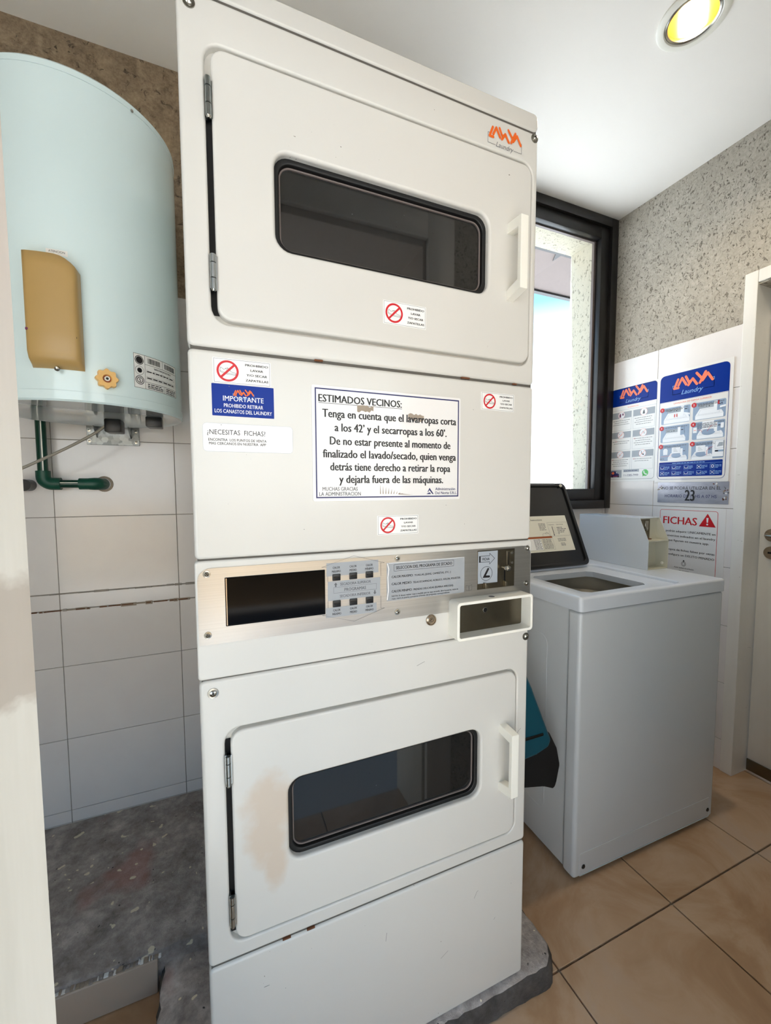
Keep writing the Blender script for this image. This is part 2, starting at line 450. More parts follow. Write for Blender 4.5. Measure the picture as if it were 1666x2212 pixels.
def wpos(o):
    p = Vector(o.location)
    while o.parent is not None: o = o.parent; p += Vector(o.location)
    return p
def rr(x0, x1, z0, z1, r, n=6):
    P = []
    for cx, cz, a in ((x1-r, z1-r, 0), (x0+r, z1-r, 90), (x0+r, z0+r, 180), (x1-r, z0+r, 270)):
        for k in range(n+1):
            t = math.radians(a+90.0*k/n); P.append((cx+r*math.cos(t), cz+r*math.sin(t)))
    return P
def thing(name, label, cat, loc=(0, 0, 0), group=None):
    o = bpy.data.objects.new(name, None); C.objects.link(o); o.location = loc; o.empty_display_size = 0.1
    o['label'] = label; o['category'] = cat
    if group: o['group'] = group
    return o
def tag(o, label, cat, group=None):
    o['label'] = label; o['category'] = cat
    if group: o['group'] = group
    return o
def struct(o): o['kind'] = 'structure'; return o
def copy_part(o, parent, dx, dy, dz):
    c = o.copy(); C.objects.link(c); c.parent = parent; c.location = Vector(o.location)+Vector((dx, dy, dz)); return c

# ------------------------------------------------------------------ print: flat lettering and drawings as geometry
_tc = {}
def glyphs(s, bold):
    k = (s, bold)
    if k not in _tc:
        cu = bpy.data.curves.new('t', 'FONT'); cu.body = s; cu.size = 1.0; cu.resolution_u = 2; cu.offset = bold; cu.fill_mode = 'FRONT'
        ob = bpy.data.objects.new('t', cu); me = ob.to_mesh()
        V = [(v.co.x, v.co.y) for v in me.vertices]; Fc = [tuple(p.vertices) for p in me.polygons]
        ob.to_mesh_clear(); bpy.data.objects.remove(ob); bpy.data.curves.remove(cu)
        xs = [v[0] for v in V] or [0, 1]
        _tc[k] = (V, Fc, min(xs), max(xs))
    return _tc[k]
class Print:
    """2D drawing in metres on a plane: origin O, right U, up V, normal N"""
    def __init__(s, O, U=(1, 0, 0), V=(0, 0, 1), N=(0, -1, 0), t=0.0003, warp=None):
        s.O = Vector(O); s.U = Vector(U); s.V = Vector(V); s.N = Vector(N); s.t = t; s.mb = MB(); s.warp = warp
    def P(s, x, y, l=0):
        d = s.t+0.00018*l
        if s.warp: return s.warp(x, y, d)
        return s.O+s.U*x+s.V*y+s.N*d
    def base(s, x0, x1, y0, y1, m, r=0.001, n=3):
        pts = rr(x0, x1, y0, y1, r, n)
        if s.warp:
            K = 14; V = []; Fc = []
            for i in range(K+1):
                for yy in (y0, y1): V.append(s.warp(x0+(x1-x0)*i/K, yy, s.t))
            for i in range(K): Fc.append((2*i, 2*i+2, 2*i+3, 2*i+1))
            s.mb.add(V, Fc, m); return
        A = [s.P(x, y, 0) for x, y in pts]; B = [s.P(x, y, 0)-s.N*s.t for x, y in pts]; k = len(pts)
        s.mb.add(A+B, [tuple(range(k)), tuple(range(k, 2*k))[::-1]]+[(i, i+k, (i+1) % k+k, (i+1) % k) for i in range(k)], m)
    def poly(s, pts, m, l=1):
        s.mb.add([s.P(x, y, l) for x, y in pts], [tuple(range(len(pts)))], m)
    def rect(s, x0, x1, y0, y1, m, l=1): s.poly([(x0, y0), (x1, y0), (x1, y1), (x0, y1)], m, l)
    def rrect(s, x0, x1, y0, y1, r, m, l=1): s.poly(rr(x0, x1, y0, y1, r, 4), m, l)
    def disc(s, cx, cy, r, m, l=1, n=20, sx=1.0):
        s.poly([(cx+r*sx*math.cos(2*math.pi*k/n), cy+r*math.sin(2*math.pi*k/n)) for k in range(n)], m, l)
    def capsule(s, a, b, w, m, l=1, n=6):
        t = math.atan2(b[1]-a[1], b[0]-a[0]); P = []
        for c, o in ((b, -90), (a, 90)):
            for k in range(n+1):
                u = t+math.radians(o+180*k/n); P.append((c[0]+w/2*math.cos(u), c[1]+w/2*math.sin(u)))
        s.poly(P, m, l)
    def ring(s, cx, cy, r, w, m, l=1, n=28, sx=1.0): s.line([(cx+(r-w/2)*sx*math.cos(2*math.pi*k/n), cy+(r-w/2)*math.sin(2*math.pi*k/n)) for k in range(n)], w, m, l, True)
    def line(s, pts, w, m, l=1, closed=False, cap=False):
        n = len(pts); V = []; Fc = []
        for i in range(n):
            p = Vector(pts[i]); a = Vector(pts[i-1]) if (i or closed) else None; b = Vector(pts[(i+1) % n]) if (i < n-1 or closed) else None
            d1 = (p-a).normalized() if a is not None else None; d2 = (b-p).normalized() if b is not None else None
            d1 = d1 if d1 is not None else d2; d2 = d2 if d2 is not None else d1
            n1 = Vector((-d1.y, d1.x)); n2 = Vector((-d2.y, d2.x)); mm = n1+n2
            if mm.length < 0.3: mm = n1
            else: mm = mm.normalized()/max(0.4, mm.normalized().dot(n1))
            V += [s.P(*(p+mm*w/2), l), s.P(*(p-mm*w/2), l)]
        for i in range(n if closed else n-1):
            j = (i+1) % n; Fc.append((2*i, 2*i+1, 2*j+1, 2*j))
        s.mb.add(V, Fc, m)
        if cap:
            for p in (pts[0], pts[-1]): s.disc(p[0], p[1], w/2, m, l+.4, 10)
    def border(s, x0, x1, y0, y1, w, m, l=1, r=0.0):
        s.line(rr(x0, x1, y0, y1, r, 4) if r else [(x1, y1), (x0, y1), (x0, y0), (x1, y0)], w, m, l, True)
    def text(s, t, x, y, h, m, w=None, al='C', bold=0.0, shear=0.0, l=2, rot=0.0):
        V, Fc, a, b = glyphs(t, 0.0); sc = h/0.73
        if not V: return
        sx = w/(b-a) if w else sc
        ww = (b-a)*sx; x0 = {'L': x, 'C': x-ww/2, 'R': x-ww}[al]
        st = (0,) if bold <= 0 else ((-1, 1) if bold < .02 else (-1, 0, 1))     # heavier weight: the same letters struck again with a hair's shift
        for i, k in enumerate(st):
            dx = k*bold*min(sx, sc)*1.1
            s.mb.add([s.P(x0+(vx-a)*sx+vy*sc*shear+dx, y+vy*sc+rot*((vx-a)*sx), l+i*.5) for vx, vy in V], Fc, m)
    def scribble(s, x0, x1, y, h, m, l=2, seed=0):
        """a line of print too small to read"""
        R = random.Random(seed*131+int(abs(y)*1e5)); x = x0
        while x < x1-h:
            w = min(R.uniform(1.2, 4.0)*h, x1-x); s.rect(x, x+w, y, y+h*0.55, m, l); x += w+h*0.5
    def obj(s, name, parent=None, **k): return s.mb.obj(name, parent, smooth=False, **k)
    def logo(s, x0, y0, w, m, box, script, wd=0.055):
        S = lambda pts: [(x0+px*w, y0+(py*.72-.02)*w) for px, py in pts]
        wd = .060; cnt = 0
        for st in ([(.135, .64), (.045, .335), (.150, .335)], [(.150, .42), (.235, .66), (.345, .40)], [(.330, .68), (.425, .42), (.455, .50)],
                   [(.400, .36), (.500, .56), (.605, .34)], [(.590, .72), (.715, .50)], [(.800, .70), (.675, .36)], [(.735, .42), (.850, .64), (.965, .38)]):
            st = S(st)
            for i in range(len(st)-1): s.capsule(st[i], st[i+1], wd*w, m, 4+.3*cnt); cnt += 1
        bw = 0.010*w
        s.line(S([(.05, .44), (.0, .44), (.0, .12), (.22, .12)]), bw, box, 2)
        s.line(S([(.76, .14), (1.0, .14), (1.0, .46), (.95, .46)]), bw, box, 2)
        s.text('Laundry', x0+.48*w, y0+.035*w, .12*w, script, w=.50*w, shear=0.35, l=3)

def prohib(name, parent, O, w, h, **k):
    p = Print(O); p.base(0, w, 0, h, PAPER)
    p.border(.002, w-.002, .0015, h-.0015, .0005, GINK)
    r = h*.42; cx, cy = w*.25, h*.5
    p.line([(cx-r*.7, cy+.001), (cx-r*.62, cy+r*.32), (cx-r*.35, cy+r*.12), (cx, cy+r*.3), (cx+r*.3, cy-.001), (cx+r*.72, cy-r*.14), (cx+r*.72, cy-r*.34), (cx-r*.1, cy-r*.3), (cx-r*.68, cy-r*.12)], .0006, GINK, 1, True)
    p.line([(cx-r*.68, cy-r*.02), (cx-r*.1, cy-r*.2), (cx+r*.7, cy-r*.24)], .0005, GINK, 1)
    for q in (-.2, -.05, .1): p.line([(cx+r*q, cy+r*.28), (cx+r*(q+.15), cy+r*.02)], .0005, GINK, 1)
    p.ring(cx, cy, r, r*.2, RED, 2, 32); p.line([(cx-r*.62, cy-r*.62), (cx+r*.62, cy+r*.62)], r*.2, RED, 3)
    for t, yy, ww in (('PROHIBIDO', .76, .40), ('LAVAR', .56, .22), ('Y/O SECAR', .36, .36), ('ZAPATILLAS', .15, .40)):
        p.text(t, w*.75, h*yy, h*.095, INK, w=w*ww, bold=.022)
    return p.obj(name, parent, **k)

# ------------------------------------------------------------------ room shell
def room():
    # floor
    mb = MB(); mb.box(XL-.2, XR+.3, YF-.22, YW+.19, -.12, -.008, GROUT); fl = struct(mb.obj('floor', smooth=False))
    gx, gy, T, g = .807, .001, .4355, .0022
    i0 = int(math.floor((XL-gx)/T)); i1 = int(math.ceil((XR+.12-gx)/T)); j0 = int(math.floor((YF-.22-gy)/T)); j1 = int(math.ceil((YW-gy)/T))
    for i in range(i0, i1):
        for j in range(j0, j1):
            x0, x1 = max(gx+i*T+g, XL), min(gx+(i+1)*T-g, XR+.12); y0, y1 = max(gy+j*T+g, YF-.21), min(gy+(j+1)*T-g, YW-.003)
            if x1-x0 < .02 or y1-y0 < .02: continue
            mb = MB(); mb.box(x0, x1, y0, y1, -.008, random.uniform(-.0002, .0003), FTILE, .0012, 1)
            mb.obj('tile', fl, smooth=False)
    # back wall with the window hole
    HX0, HX1, HZ0, HZ1 = 1.06, 1.93, 1.17, 2.53
    mb = MB(); YB = 1.105
    def wb(x0, x1, z0, z1, m, y0=YW): mb.box(x0, x1, y0, YB, z0, z1, m)
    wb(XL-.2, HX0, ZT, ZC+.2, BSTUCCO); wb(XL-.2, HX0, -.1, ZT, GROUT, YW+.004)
    wb(HX0, HX1, HZ1, ZC+.2, OSTUCCO, YW+.02); wb(HX0, HX1, -.1, HZ0, GROUT, YW+.004)
    wb(HX1, XR+.3, ZT, ZC+.2, OSTUCCO, YW+.02); wb(HX1, XR+.3, -.1, ZT, OSTUCCO, YW+.02)
    # textured outdoor lining of the window hole
    mb.box(HX1-.002, HX1+.01, YW+.03, YB+.002, HZ0, HZ1, OSTUCCO); mb.box(HX0, HX1, YW+.03, YB+.002, HZ1-.002, HZ1+.01, OSTUCCO)
    wbk = struct(mb.obj('wall_back', smooth=False))
    rows = [(1.636, 1.886), (1.386, 1.636), (1.136, 1.386), (.886, 1.136), (.832, .884), (.6406, .830), (.3918, .6406), (.143, .3918), (.100, .143), (-.0, .1)]
    cols = [-.4438+.3492*k for k in range(-2, 9)]
    for a, b in rows:
        for x0, x1 in zip(cols, cols[1:]):
            x0, x1 = max(x0, XL+.002), min(x1, XR)
            if x1-x0 < .02: continue
            zz = b-.001
            if x1 > .975 and b > 1.114:
                if a >= 1.114: 
                    if x0 < .975: x1 = .975
                    else: continue
                elif x0 >= .95: zz = 1.112
            mb = MB(); mb.box(x0+.001, x1-.001, YW, YW+.006, a+.001, zz, WTILE, .0008, 1)
            mb.obj('tile', wbk, smooth=False)
    # crusty plaster residue over the listel joint
    for zc, th, seed, x0 in ((.886, .004, 1, -.95), (.831, .006, 2, -.95)):
        R = random.Random(seed); mb = MB(); x = x0
        while x < .0:
            w = R.uniform(.01, .05); h = th*R.uniform(.4, 1.3)
            if R.random() < .85: mb.box(x, x+w, YW-.002*R.uniform(.4, 1), YW+.002, zc-h, zc+h*R.uniform(.2, .8), TAPE if seed == 2 and R.random() < .6 else GROUT, .0008, 1)
            if seed == 2 and R.random() < .7: mb.box(x+.002, x+w*.8, YW-.0028, YW+.002, zc-.0025, zc+.0005, RUST)
            x += w*R.uniform(.7, 1.2)
        mb.obj('grout_residue', wbk, smooth=False, kind='stuff')
    # right wall with the door hole (y -.46 .. .254)
    mb = MB(); D0, D1, DZ = -.46, .29, 2.02
    mb.box(XR, XR+.2, D1, YW+.02, ZT, ZC+.2, STUCCO); mb.box(XR+.004, XR+.2, D1, YW+.02, -.1, ZT, GROUT)
    mb.box(XR, XR+.2, D0, D1, DZ, ZC+.2, STUCCO); mb.box(XR, XR+.2, YF-.22, D0, -.1, ZC+.2, STUCCO)
    wr = struct(mb.obj('wall_right', smooth=False))
    ys = [YW, .6445, .2945]
    zr = [ZT-.25*k for k in range(8)]+[0.0]
    for zb, za in zip(zr, zr[1:]):
        for y1, y0 in zip(ys, ys[1:]):
            mb = MB(); mb.box(XR-.002, XR+.005, y0+.001, y1-.001, za+.001, zb-.001, WTILE, .0008, 1); mb.obj('tile', wr, smooth=False)
    # the other walls
    mb = MB(); mb.box(XL-.2, XL, YF-.22, YW+.19, -.1, ZC+.2, STUCCO); struct(mb.obj('wall_left', smooth=False))
    mb = MB(); JX0, JX1 = -.083, .73
    mb.box(XL, -.90, YF-.2, YF, -.1, ZC+.2, STUCCO); mb.box(-.17, JX0, YF-.2, YF, 2.06, ZC+.2, STUCCO); mb.box(-.90, -.17, YF-.2, YF, -.1, .45, STUCCO); mb.box(-.90, -.17, YF-.2, YF, 2.40, ZC+.2, STUCCO)
    mb.box(JX1, XR, YF-.2, YF, -.1, ZC+.2, STUCCO); mb.box(JX0, JX1, YF-.2, YF, 2.06, ZC+.2, STUCCO)
    struct(mb.obj('wall_front', smooth=False))
    mb = MB(); mb.prism([(-.170, YF), (-.043, YF), (-.094, YF-.034), (-.094, YF-.22), (-.170, YF-.22)], -.1, 2.06, JAMB, 'z', .002, 2); mb.box(JX1-.04, JX1, YF-.22, YF, 0, 2.06, JAMB, .003, 2)
    mb.box(-.043, JX1-.04, YF-.22, YF, 2.02, 2.06, JAMB)
    mb.box(.70, .80, YF+.001, YF+.02, 0, 2.12, PAINT, .003, 2); mb.box(-.1, .70, YF+.001, YF+.02, 2.04, 2.12, PAINT, .003, 2)
    struct(mb.obj('door_2', smooth=True))
    # ceiling with the round cut-out
    bm = bmesh.new(); out = [bm.verts.new((x, y, ZC)) for x, y in ((XL-.2, YF-.22), (XR+.2, YF-.22), (XR+.2, YB), (XL-.2, YB))]
    cirs = [[bm.verts.new((cx+.071*math.cos(2*math.pi*k/32), cy+.071*math.sin(2*math.pi*k/32), ZC)) for k in range(32)] for cx, cy in ((1.388, .142),)]
    es = [bm.edges.new((l[i], l[(i+1) % len(l)])) for l in [out]+cirs for i in range(len(l))]
    bmesh.ops.triangle_fill(bm, edges=es, use_beauty=True)
    mb = MB(); mb.addbm(bm, CEILM); mb.box(XL-.2, XR+.3, YF-.22, YB, ZC+.19, ZC+.3, CEILM); struct(mb.obj('ceiling', smooth=False))
    # window frame
    t = bpy.data.objects.new('window_1', None); C.objects.link(t); t.location = (1.49, YW, 1.112); t['kind'] = 'structure'
    X0, X1, Z0, Z1 = .975, XR-.003, 1.114, ZC-.004
    def frame(mb, x0, x1, z0, z1, w, y0, y1, m, r=.002):
        mb.box(x0, x0+w, y0, y1, z0, z1, m, r, 2); mb.box(x1-w, x1, y0, y1, z0, z1, m, r, 2)
        mb.box(x0+w, x1-w, y0, y1, z0, z0+w, m, r, 2); mb.box(x0+w, x1-w, y0, y1, z1-w, z1, m, r, 2)
    mb = MB(); frame(mb, X0, X1, Z0, Z1, .045, YW-.03, YW+.03, WINF); mb.obj('window_frame', t)
    mb = MB(); frame(mb, X0+.045, X1-.045, Z0+.045, Z1-.045, .060, YW-.016, YW+.02, WINF); mb.obj('sash', t)
    mb = MB(); frame(mb, X0+.088, 1.918, Z0+.088, 2.520, .012, YW+.02, YW+.034, WINS, 0); mb.obj('glazing_bead', t, label='bronze glazing bead')
    mb = MB(); mb.box(X0+.1, X1-.1, YW+.024, YW+.027, Z0+.1, Z1-.1, PANE); mb.obj('pane', t, smooth=False)
    t = bpy.data.objects.new('window_2', None); C.objects.link(t); t.location = (-.5, YF-.1, .70); t['kind'] = 'structure'
    mb = MB(); frame(mb, -.899, -.171, .451, 2.399, .035, YF-.12, YF-.08, WINF); mb.obj('window_frame', t)
    mb = MB(); mb.box(-.864, -.206, YF-.102, YF-.099, .486, 2.364, PANE); mb.obj('pane', t, smooth=False)
    # right door: frame and leaf
    t = bpy.data.objects.new('door_1', None); C.objects.link(t); t.location = (XR, 0, 0); t['kind'] = 'structure'
    mb = MB(); mb.box(XR-.006, XR+.15, .254, .299, 0, 2.075, PAINT, .003, 2); mb.box(XR-.006, XR+.15, -.51, .2535, 2.027, 2.075, PAINT, .003, 2)
    mb.box(XR-.006, XR+.15, -.51, -.46, 0, 2.0265, PAINT, .003, 2)
    mb.obj('door_frame', t, wn=True)
    mb = MB(); mb.box(XR+.095, XR+.135, -.456, .250, .008, 2.018, PAINT, .002, 2); mb.obj('door_leaf', t)
    mb = MB(); mb.box(XR+.088, XR+.094, -.45, .248, .012, .060, PLATEG); mb.obj('kick_strip', t, smooth=False)
    RX = Matrix.Translation((XR+.095, .206, 1.030)) @ Matrix.Rotation(math.radians(-90), 4, 'Y')
    mb = MB(); mb.lathe([(.001, .008), (.022, .008), (.026, .005), (.026, 0)], BRASS, 28, RX)
    mb.tube([(XR+.092, .206, 1.030), (XR+.055, .206, 1.030), (XR+.046, .200, 1.030), (XR+.044, .18, 1.029), (XR+.044, .08, 1.026)], [.010, .010, .0105, .010, .009], BRASS, 14)
    mb.obj('door_handle', t)
    mb = MB(); mb.lathe([(.001, .008), (.022, .008), (.026, .005), (.026, 0)], BRASS, 28, Matrix.Translation((XR+.095, .206, .958)) @ Matrix.Rotation(math.radians(-90), 4, 'Y'))
    mb.box(XR+.0865, XR+.09, .196, .216, .954, .962, BLACK); mb.obj('keyhole_plate', t)
    # concrete ledge, its tiled riser, and the plinth
    R = random.Random(3)
    mb = MB()
    pts = [(XL, YW-.001), (XL, .36)]+[(XL+(0-XL-.006)*k/24, .358+R.uniform(-.004, .004)) for k in range(25)]+[(-.006, YW-.001)]
    mb.prism(pts, 0, .100, CONC, 'z', .004, 2); struct(mb.obj('floor_ledge', smooth=True))
    mb = MB(); mb.box(XL, -.128, .345, .3555, 0.0005, .088, RTILE, .002, 1); struct(mb.obj('baseboard_left', smooth=True))
    mb = MB(); x = XL
    while x < -.12:
        w = R.uniform(.002, .010); mb.box(x, min(x+w, -.12), .3475+R.uniform(0, .004), .3605, .0865, .0885+R.uniform(0, .005), R.choice((PAPER, TAPE, TAPE, CONC)), .0008, 1); x += w*R.uniform(.7, 1.2)
    struct(mb.obj('trim_1', smooth=True))
    bm = bmesh.new(); P = []
    base = rr(-.123, .797, -.018, .80, .055, 6); N = []
    for k, (x, y) in enumerate(base):
        nx, ny = base[(k+1) % len(base)]
        st = max(1, int(math.hypot(nx-x, ny-y)/.02))
        for q in range(st):
            a = q/st; N.append((x+(nx-x)*a, y+(ny-y)*a))
    ring = []
    for lv, (z, ins) in enumerate(((0, 0), (.02, .0), (.042, .003), (.053, .008), (.057, .016))):
        L = []
        for (x, y) in N:
            cx, cy = .34, .4; d = Vector((x-cx, y-cy)); d.normalize(); j = R.uniform(-.0035, .0035)
            L.append(bm.verts.new((x-d.x*(ins+j), y-d.y*(ins+j), z)))
        ring.append(L)
    for A, B in zip(ring, ring[1:]):
        for i in range(len(A)): bm.faces.new((A[i], A[(i+1) % len(A)], B[(i+1) % len(A)], B[i]))
    bm.faces.new(ring[-1]); bm.faces.new(ring[0][::-1])
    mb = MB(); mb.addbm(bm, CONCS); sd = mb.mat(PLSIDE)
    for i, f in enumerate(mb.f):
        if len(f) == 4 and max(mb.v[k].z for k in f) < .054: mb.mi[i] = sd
    struct(mb.obj('floor_plinth', ang=60))
    # outdoors
    mb = MB(); mb.box(-14, 16, -14, 18, -.25, -.13, GROUND); struct(mb.obj('ground', smooth=False))
    mb = MB(); mb.box(-3, 6, -4.4, -4.2, -.13, 1.02, WARMW, .01, 2); struct(mb.obj('wall_garden', smooth=True))
    mb = MB(); mb.box(-1.95, 4.5, -3.9, YF-.22, 2.50, 2.62, SOFFIT); struct(mb.obj('roof_light_block', smooth=False))  # unseen roof, added to cut the daylight coming through the doorway
    mb = MB(); mb.box(-.5, 4.5, 1.42, 1.86, 2.75, 2.80, SOFFIT); struct(mb.obj('roof_eave', smooth=False))
    mb = MB(); mb.box(-.5, 4.5, 1.385, 1.42, 2.735, 2.83, WINF); mb.box(-.5, 4.5, 1.86, 1.90, 2.735, 2.83, WINF)
    for x in (1.62, 2.12, 2.75, 3.4): mb.prism([(x, 1.42), (x+.05, 1.42), (x+.05, 1.50)], 2.742, 2.75, WINF, 'z'); 
    struct(mb.obj('trim_2', smooth=False))
room()

# ------------------------------------------------------------------ ceiling lamp
def lamp(L, lab, watts, colr):
    t = thing('ceiling_light', lab, 'light', L)
    M = Matrix.Translation(L)
    mb = MB(); mb.lathe([(.093, 0), (.093, -.004), (.089, -.007), (.074, -.007), (.071, -.004), (.071, 0)], HANDW, 48, M); mb.obj('trim_ring', t)
    mb = MB(); mb.lathe([(.071, -.003), (.068, -.006), (.063, -.004), (.062, .004), (.065, .01)], CHROME, 48, M); mb.obj('inner_ring', t, label='chrome inner ring')
    mb = MB(); mb.lathe([(.064, .002), (.062, .03), (.055, .06), (.044, .085), (.03, .10), (.001, .105)], GOLDR, 40, M); mb.obj('reflector', t)
    mb = MB(); mb.lathe([(.001, .022), (.014, .026), (.026, .036), (.031, .052), (.028, .068), (.016, .085), (.014, .10)], BULB, 28, M); mb.obj('bulb', t)
    l = bpy.data.lights.new('bulb_light', 'SPOT'); l.energy = watts; l.color = colr; l.spot_size = math.radians(150); l.spot_blend = .7; l.shadow_soft_size = .03
    o = bpy.data.objects.new('bulb_light', l); C.objects.link(o); o.parent = t; o.location = (0, 0, .012)
lamp((1.388, .142, ZC), 'round recessed ceiling downlight with a lit warm bulb and cream trim ring', 16, (1, .84, .62))

# ------------------------------------------------------------------ stacked dryer
def screw(name, parent, x, y, z, r=.0065, washer=True):
    mb = MB(); M = Matrix.Translation((x, y, z)) @ Matrix.Rotation(math.radians(90), 4, 'X')
    if washer: mb.lathe([(r*1.15, 0), (r*1.1, .0012), (r*.72, .0014)], CHROME, 24, M)
    mb.lathe([(r*.74, .001), (r*.66, .0032), (r*.32, .0046), (r*.30, .0024), (.00005, .0024)], CHROME, 24, M)
    mb.lathe([(r*.26, .0028), (.00005, .0028)], BLACK, 6, M)
    return mb.obj(name, parent)
def handle_mb(x0, z0, z1):
    mb = MB(); w = .019; d = .046; b = .020
    # bracket profile in YZ, extruded in X
    pr_ = [(0, z1), (-d, z1-.004), (-d, z0+.010), (0, z0), (0, z0+.020), (-d+.010, z0+.030), (-d+.010, z1-.024), (0, z1-.020)]
    bm = bmesh.new(); ys = [(-.0, 0)]
    A = [bm.verts.new((x0, y, z)) for y, z in pr_]; B = [bm.verts.new((x0+w, y, z)) for y, z in pr_]; n = len(pr_)
    for quad in ((0, 1, 6, 7), (1, 2, 5, 6), (2, 3, 4, 5)):
        bm.faces.new([A[i] for i in quad]); bm.faces.new([B[i] for i in quad][::-1])
    for i in range(n):
        if i == 3: pass
        bm.faces.new((A[i], B[i], B[(i+1) % n], A[(i+1) % n]))
    bmesh.ops.recalc_face_normals(bm, faces=bm.faces[:])
    ed = [e_ for e_ in bm.edges if len(e_.link_faces) == 2 and e_.calc_face_angle(0) > .5]
    bmesh.ops.bevel(bm, geom=ed, offset=.0016, segments=2, profile=.5, affect='EDGES')
    mb.addbm(bm, HANDW); return mb
def door(t, name, lab, rect, glassr, hinges, hz, mat, yf, rb):
    x0, x1, z0, z1 = rect; mb = MB()
    gx0, gx1, gz0, gz1 = glassr
    mb.plate((x0, x1, z0, z1, rb), [(gx0, gx1, gz0, gz1, .026)], yf, yf+.016, .0045, mat, hbev=.006, hback=yf+.020)
    d = mb.obj(name, t, wn=True, label=lab)
    mb = MB()
    mb.plate((gx0-.004, gx1+.004, gz0-.004, gz1+.004, .028), [(gx0+.008, gx1-.008, gz0+.008, gz1-.008, .022)], yf+.012, yf+.024, .002, GASK)
    mb.plate((gx0+.0085, gx1-.0085, gz0+.0085, gz1-.0085, .0215), [(gx0+.0115, gx1-.0115, gz0+.0115, gz1-.0115, .0185)], yf+.018, yf+.024, .0012, WINS)
    mb.obj('gasket', d, label='black rubber gasket')
    mb = MB(); mb.plate((gx0, gx1, gz0, gz1, .02), [], yf+.021, yf+.026, 0, DGLASS); mb.obj('glass', d, smooth=False, label='dark tinted glass')
    handle_mb(.6055, *hz).obj('handle', d, wn=True, org=(0.615, yf+.0002, hz[0]), label='white plastic pull handle')
    for za, zb in hinges:
        mb = MB(); x = x0-.0045; y = yf-.002; h = zb-za
        for a, b in ((0, .30), (.31, .72), (.73, .96)):
            mb.tube([(x, y, za+h*a), (x, y, za+h*b-.0008)], .0042, ZINC, 14)
        mb.tube([(x, y, za-.003), (x, y, za)], [.0022, .004], CHROME, 10)
        mb.box(x-.005, x-.002, y+.002, y+.012, za+.002, zb-.002, ZINC)
        mb.box(x+.0, x+.012, y+.0035, y+.0045, za, zb-.004, ZINC)
        mb.obj('hinge', d)
    return d
def dryer():
    t = thing('stacked_dryer', 'tall white double tumble dryer with two windowed doors and steel control strip', 'dryer', (DW/2, .02, .057))
    mb = MB()
    mb.box(.004, DW-.004, .032, .700, .0575, 2.006, WHITE, .004, 2)
    for z in (1.9733, 1.4495, 1.1106, .9095, .3958): mb.box(.004, DW-.004, .0045, .033, z-.006, z+.006, SEAM)  # dark strips painting the shade inside the panel seams
    mb.obj('cabinet', t, wn=True)
    R_ = .009
    # white backing behind each door; dark strip paints the left gap's shade
    def front(name, z0, z1, hole=None, r=R_, **k):
        mb = MB(); hs = [hole] if hole else []
        mb.plate((0, DW, z0, z1, r), hs, 0, .030, .0065, WHITE, hbev=.004, hback=.013)
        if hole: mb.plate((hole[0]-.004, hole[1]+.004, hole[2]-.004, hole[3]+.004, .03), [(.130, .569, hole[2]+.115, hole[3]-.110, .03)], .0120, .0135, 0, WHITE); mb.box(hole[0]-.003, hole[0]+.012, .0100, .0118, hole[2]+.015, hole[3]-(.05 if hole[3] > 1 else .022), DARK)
        return mb.obj(name, t, wn=True, **k)
    mb = MB(); mb.plate((-.0, DW, 1.9755, 2.0115, .012), [], .0015, .70, .004, WHITE); mb.obj('top_cap', t, wn=True)
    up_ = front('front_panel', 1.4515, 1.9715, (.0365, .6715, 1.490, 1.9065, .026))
    mid = front('front_panel', 1.1117, 1.4475, r=.008)
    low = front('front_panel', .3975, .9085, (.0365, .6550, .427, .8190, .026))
    base = front('base_panel', .0585, .3940)
    con = MB(); con.plate((-.001, DW+.003, .9105, 1.1095, .006), [], -.001, .03, .004, WHITE); con = con.obj('control_section', t, wn=True)
    # seam shadows
    door(t, 'door', 'upper dryer door', (.0455, .6685, 1.4950, 1.9005), (.138, .561, 1.6215, 1.7775), ((1.795, 1.854), (1.539, 1.595)), (1.616, 1.771), WHITE, -.003, .022)
    door(t, 'door', 'lower dryer door with a rubbed brown patch', (.0455, .6515, .4315, .8145), (.1405, .5555, .5465, .7015), ((.723, .778), (.466, .524)), (.543, .699), STAIN, -.003, .022)
    for x, z in ((.018, 1.952), (.675, 1.960), (.021, .8868), (.677, .889)): screw('screw', t, x, .0, z, .0078)
    mb = MB()
    for x0, x1, z in ((.20, .215, 1.4505), (.50, .52, 1.4500), (.63, .64, 1.4495), (.17, .185, .3955), (.125, .14, .3960)): mb.box(x0, x1, -.0006, .004, z-.0015, z+.0012, RUST, .0004, 1)
    for x in (.13, .24, .33, .40, .52, .60, .66): mb.box(x, x+.004, .0022, .006, 2.0045, 2.0085, RUST, .0008, 1)
    mb.obj('rust_chip', t, kind='stuff')
    # control plate
    mb = MB()
    bm = bmesh.new(); X0, X1, Z0, Z1 = .003, .6845, .9705, 1.0975; r = .020; pts = []
    for cx, cz, a in ((X1-r, Z1-r, 0), (X0+r, Z1-r, 90)):
        for k in range(9):
            u = math.radians(a+90*k/8); pts.append((cx+r*math.cos(u), cz+r*math.sin(u)))
    pts += [(X0, Z0), (X1, Z0)]
    mb.prism(pts, -.0026, -.001, STEEL, 'y')
    cp = mb.obj('control_plate', t, smooth=False, label='brushed steel control plate')
    mb = MB(); mb.plate((.044, .2125, .9985, 1.0805, .001), [(.0465, .2100, 1.0010, 1.0780, .0008)], -.0040, -.0026, .0004, BLACKG)
    mb.plate((.0465, .2100, 1.0010, 1.0780, .0008), [], -.0031, -.0026, 0, BLACKG)
    mb.box(.0455, .047, -.0043, -.0026, 1.000, 1.079, BRASS)
    mb.obj('display_window', cp, smooth=False, label='black display window')
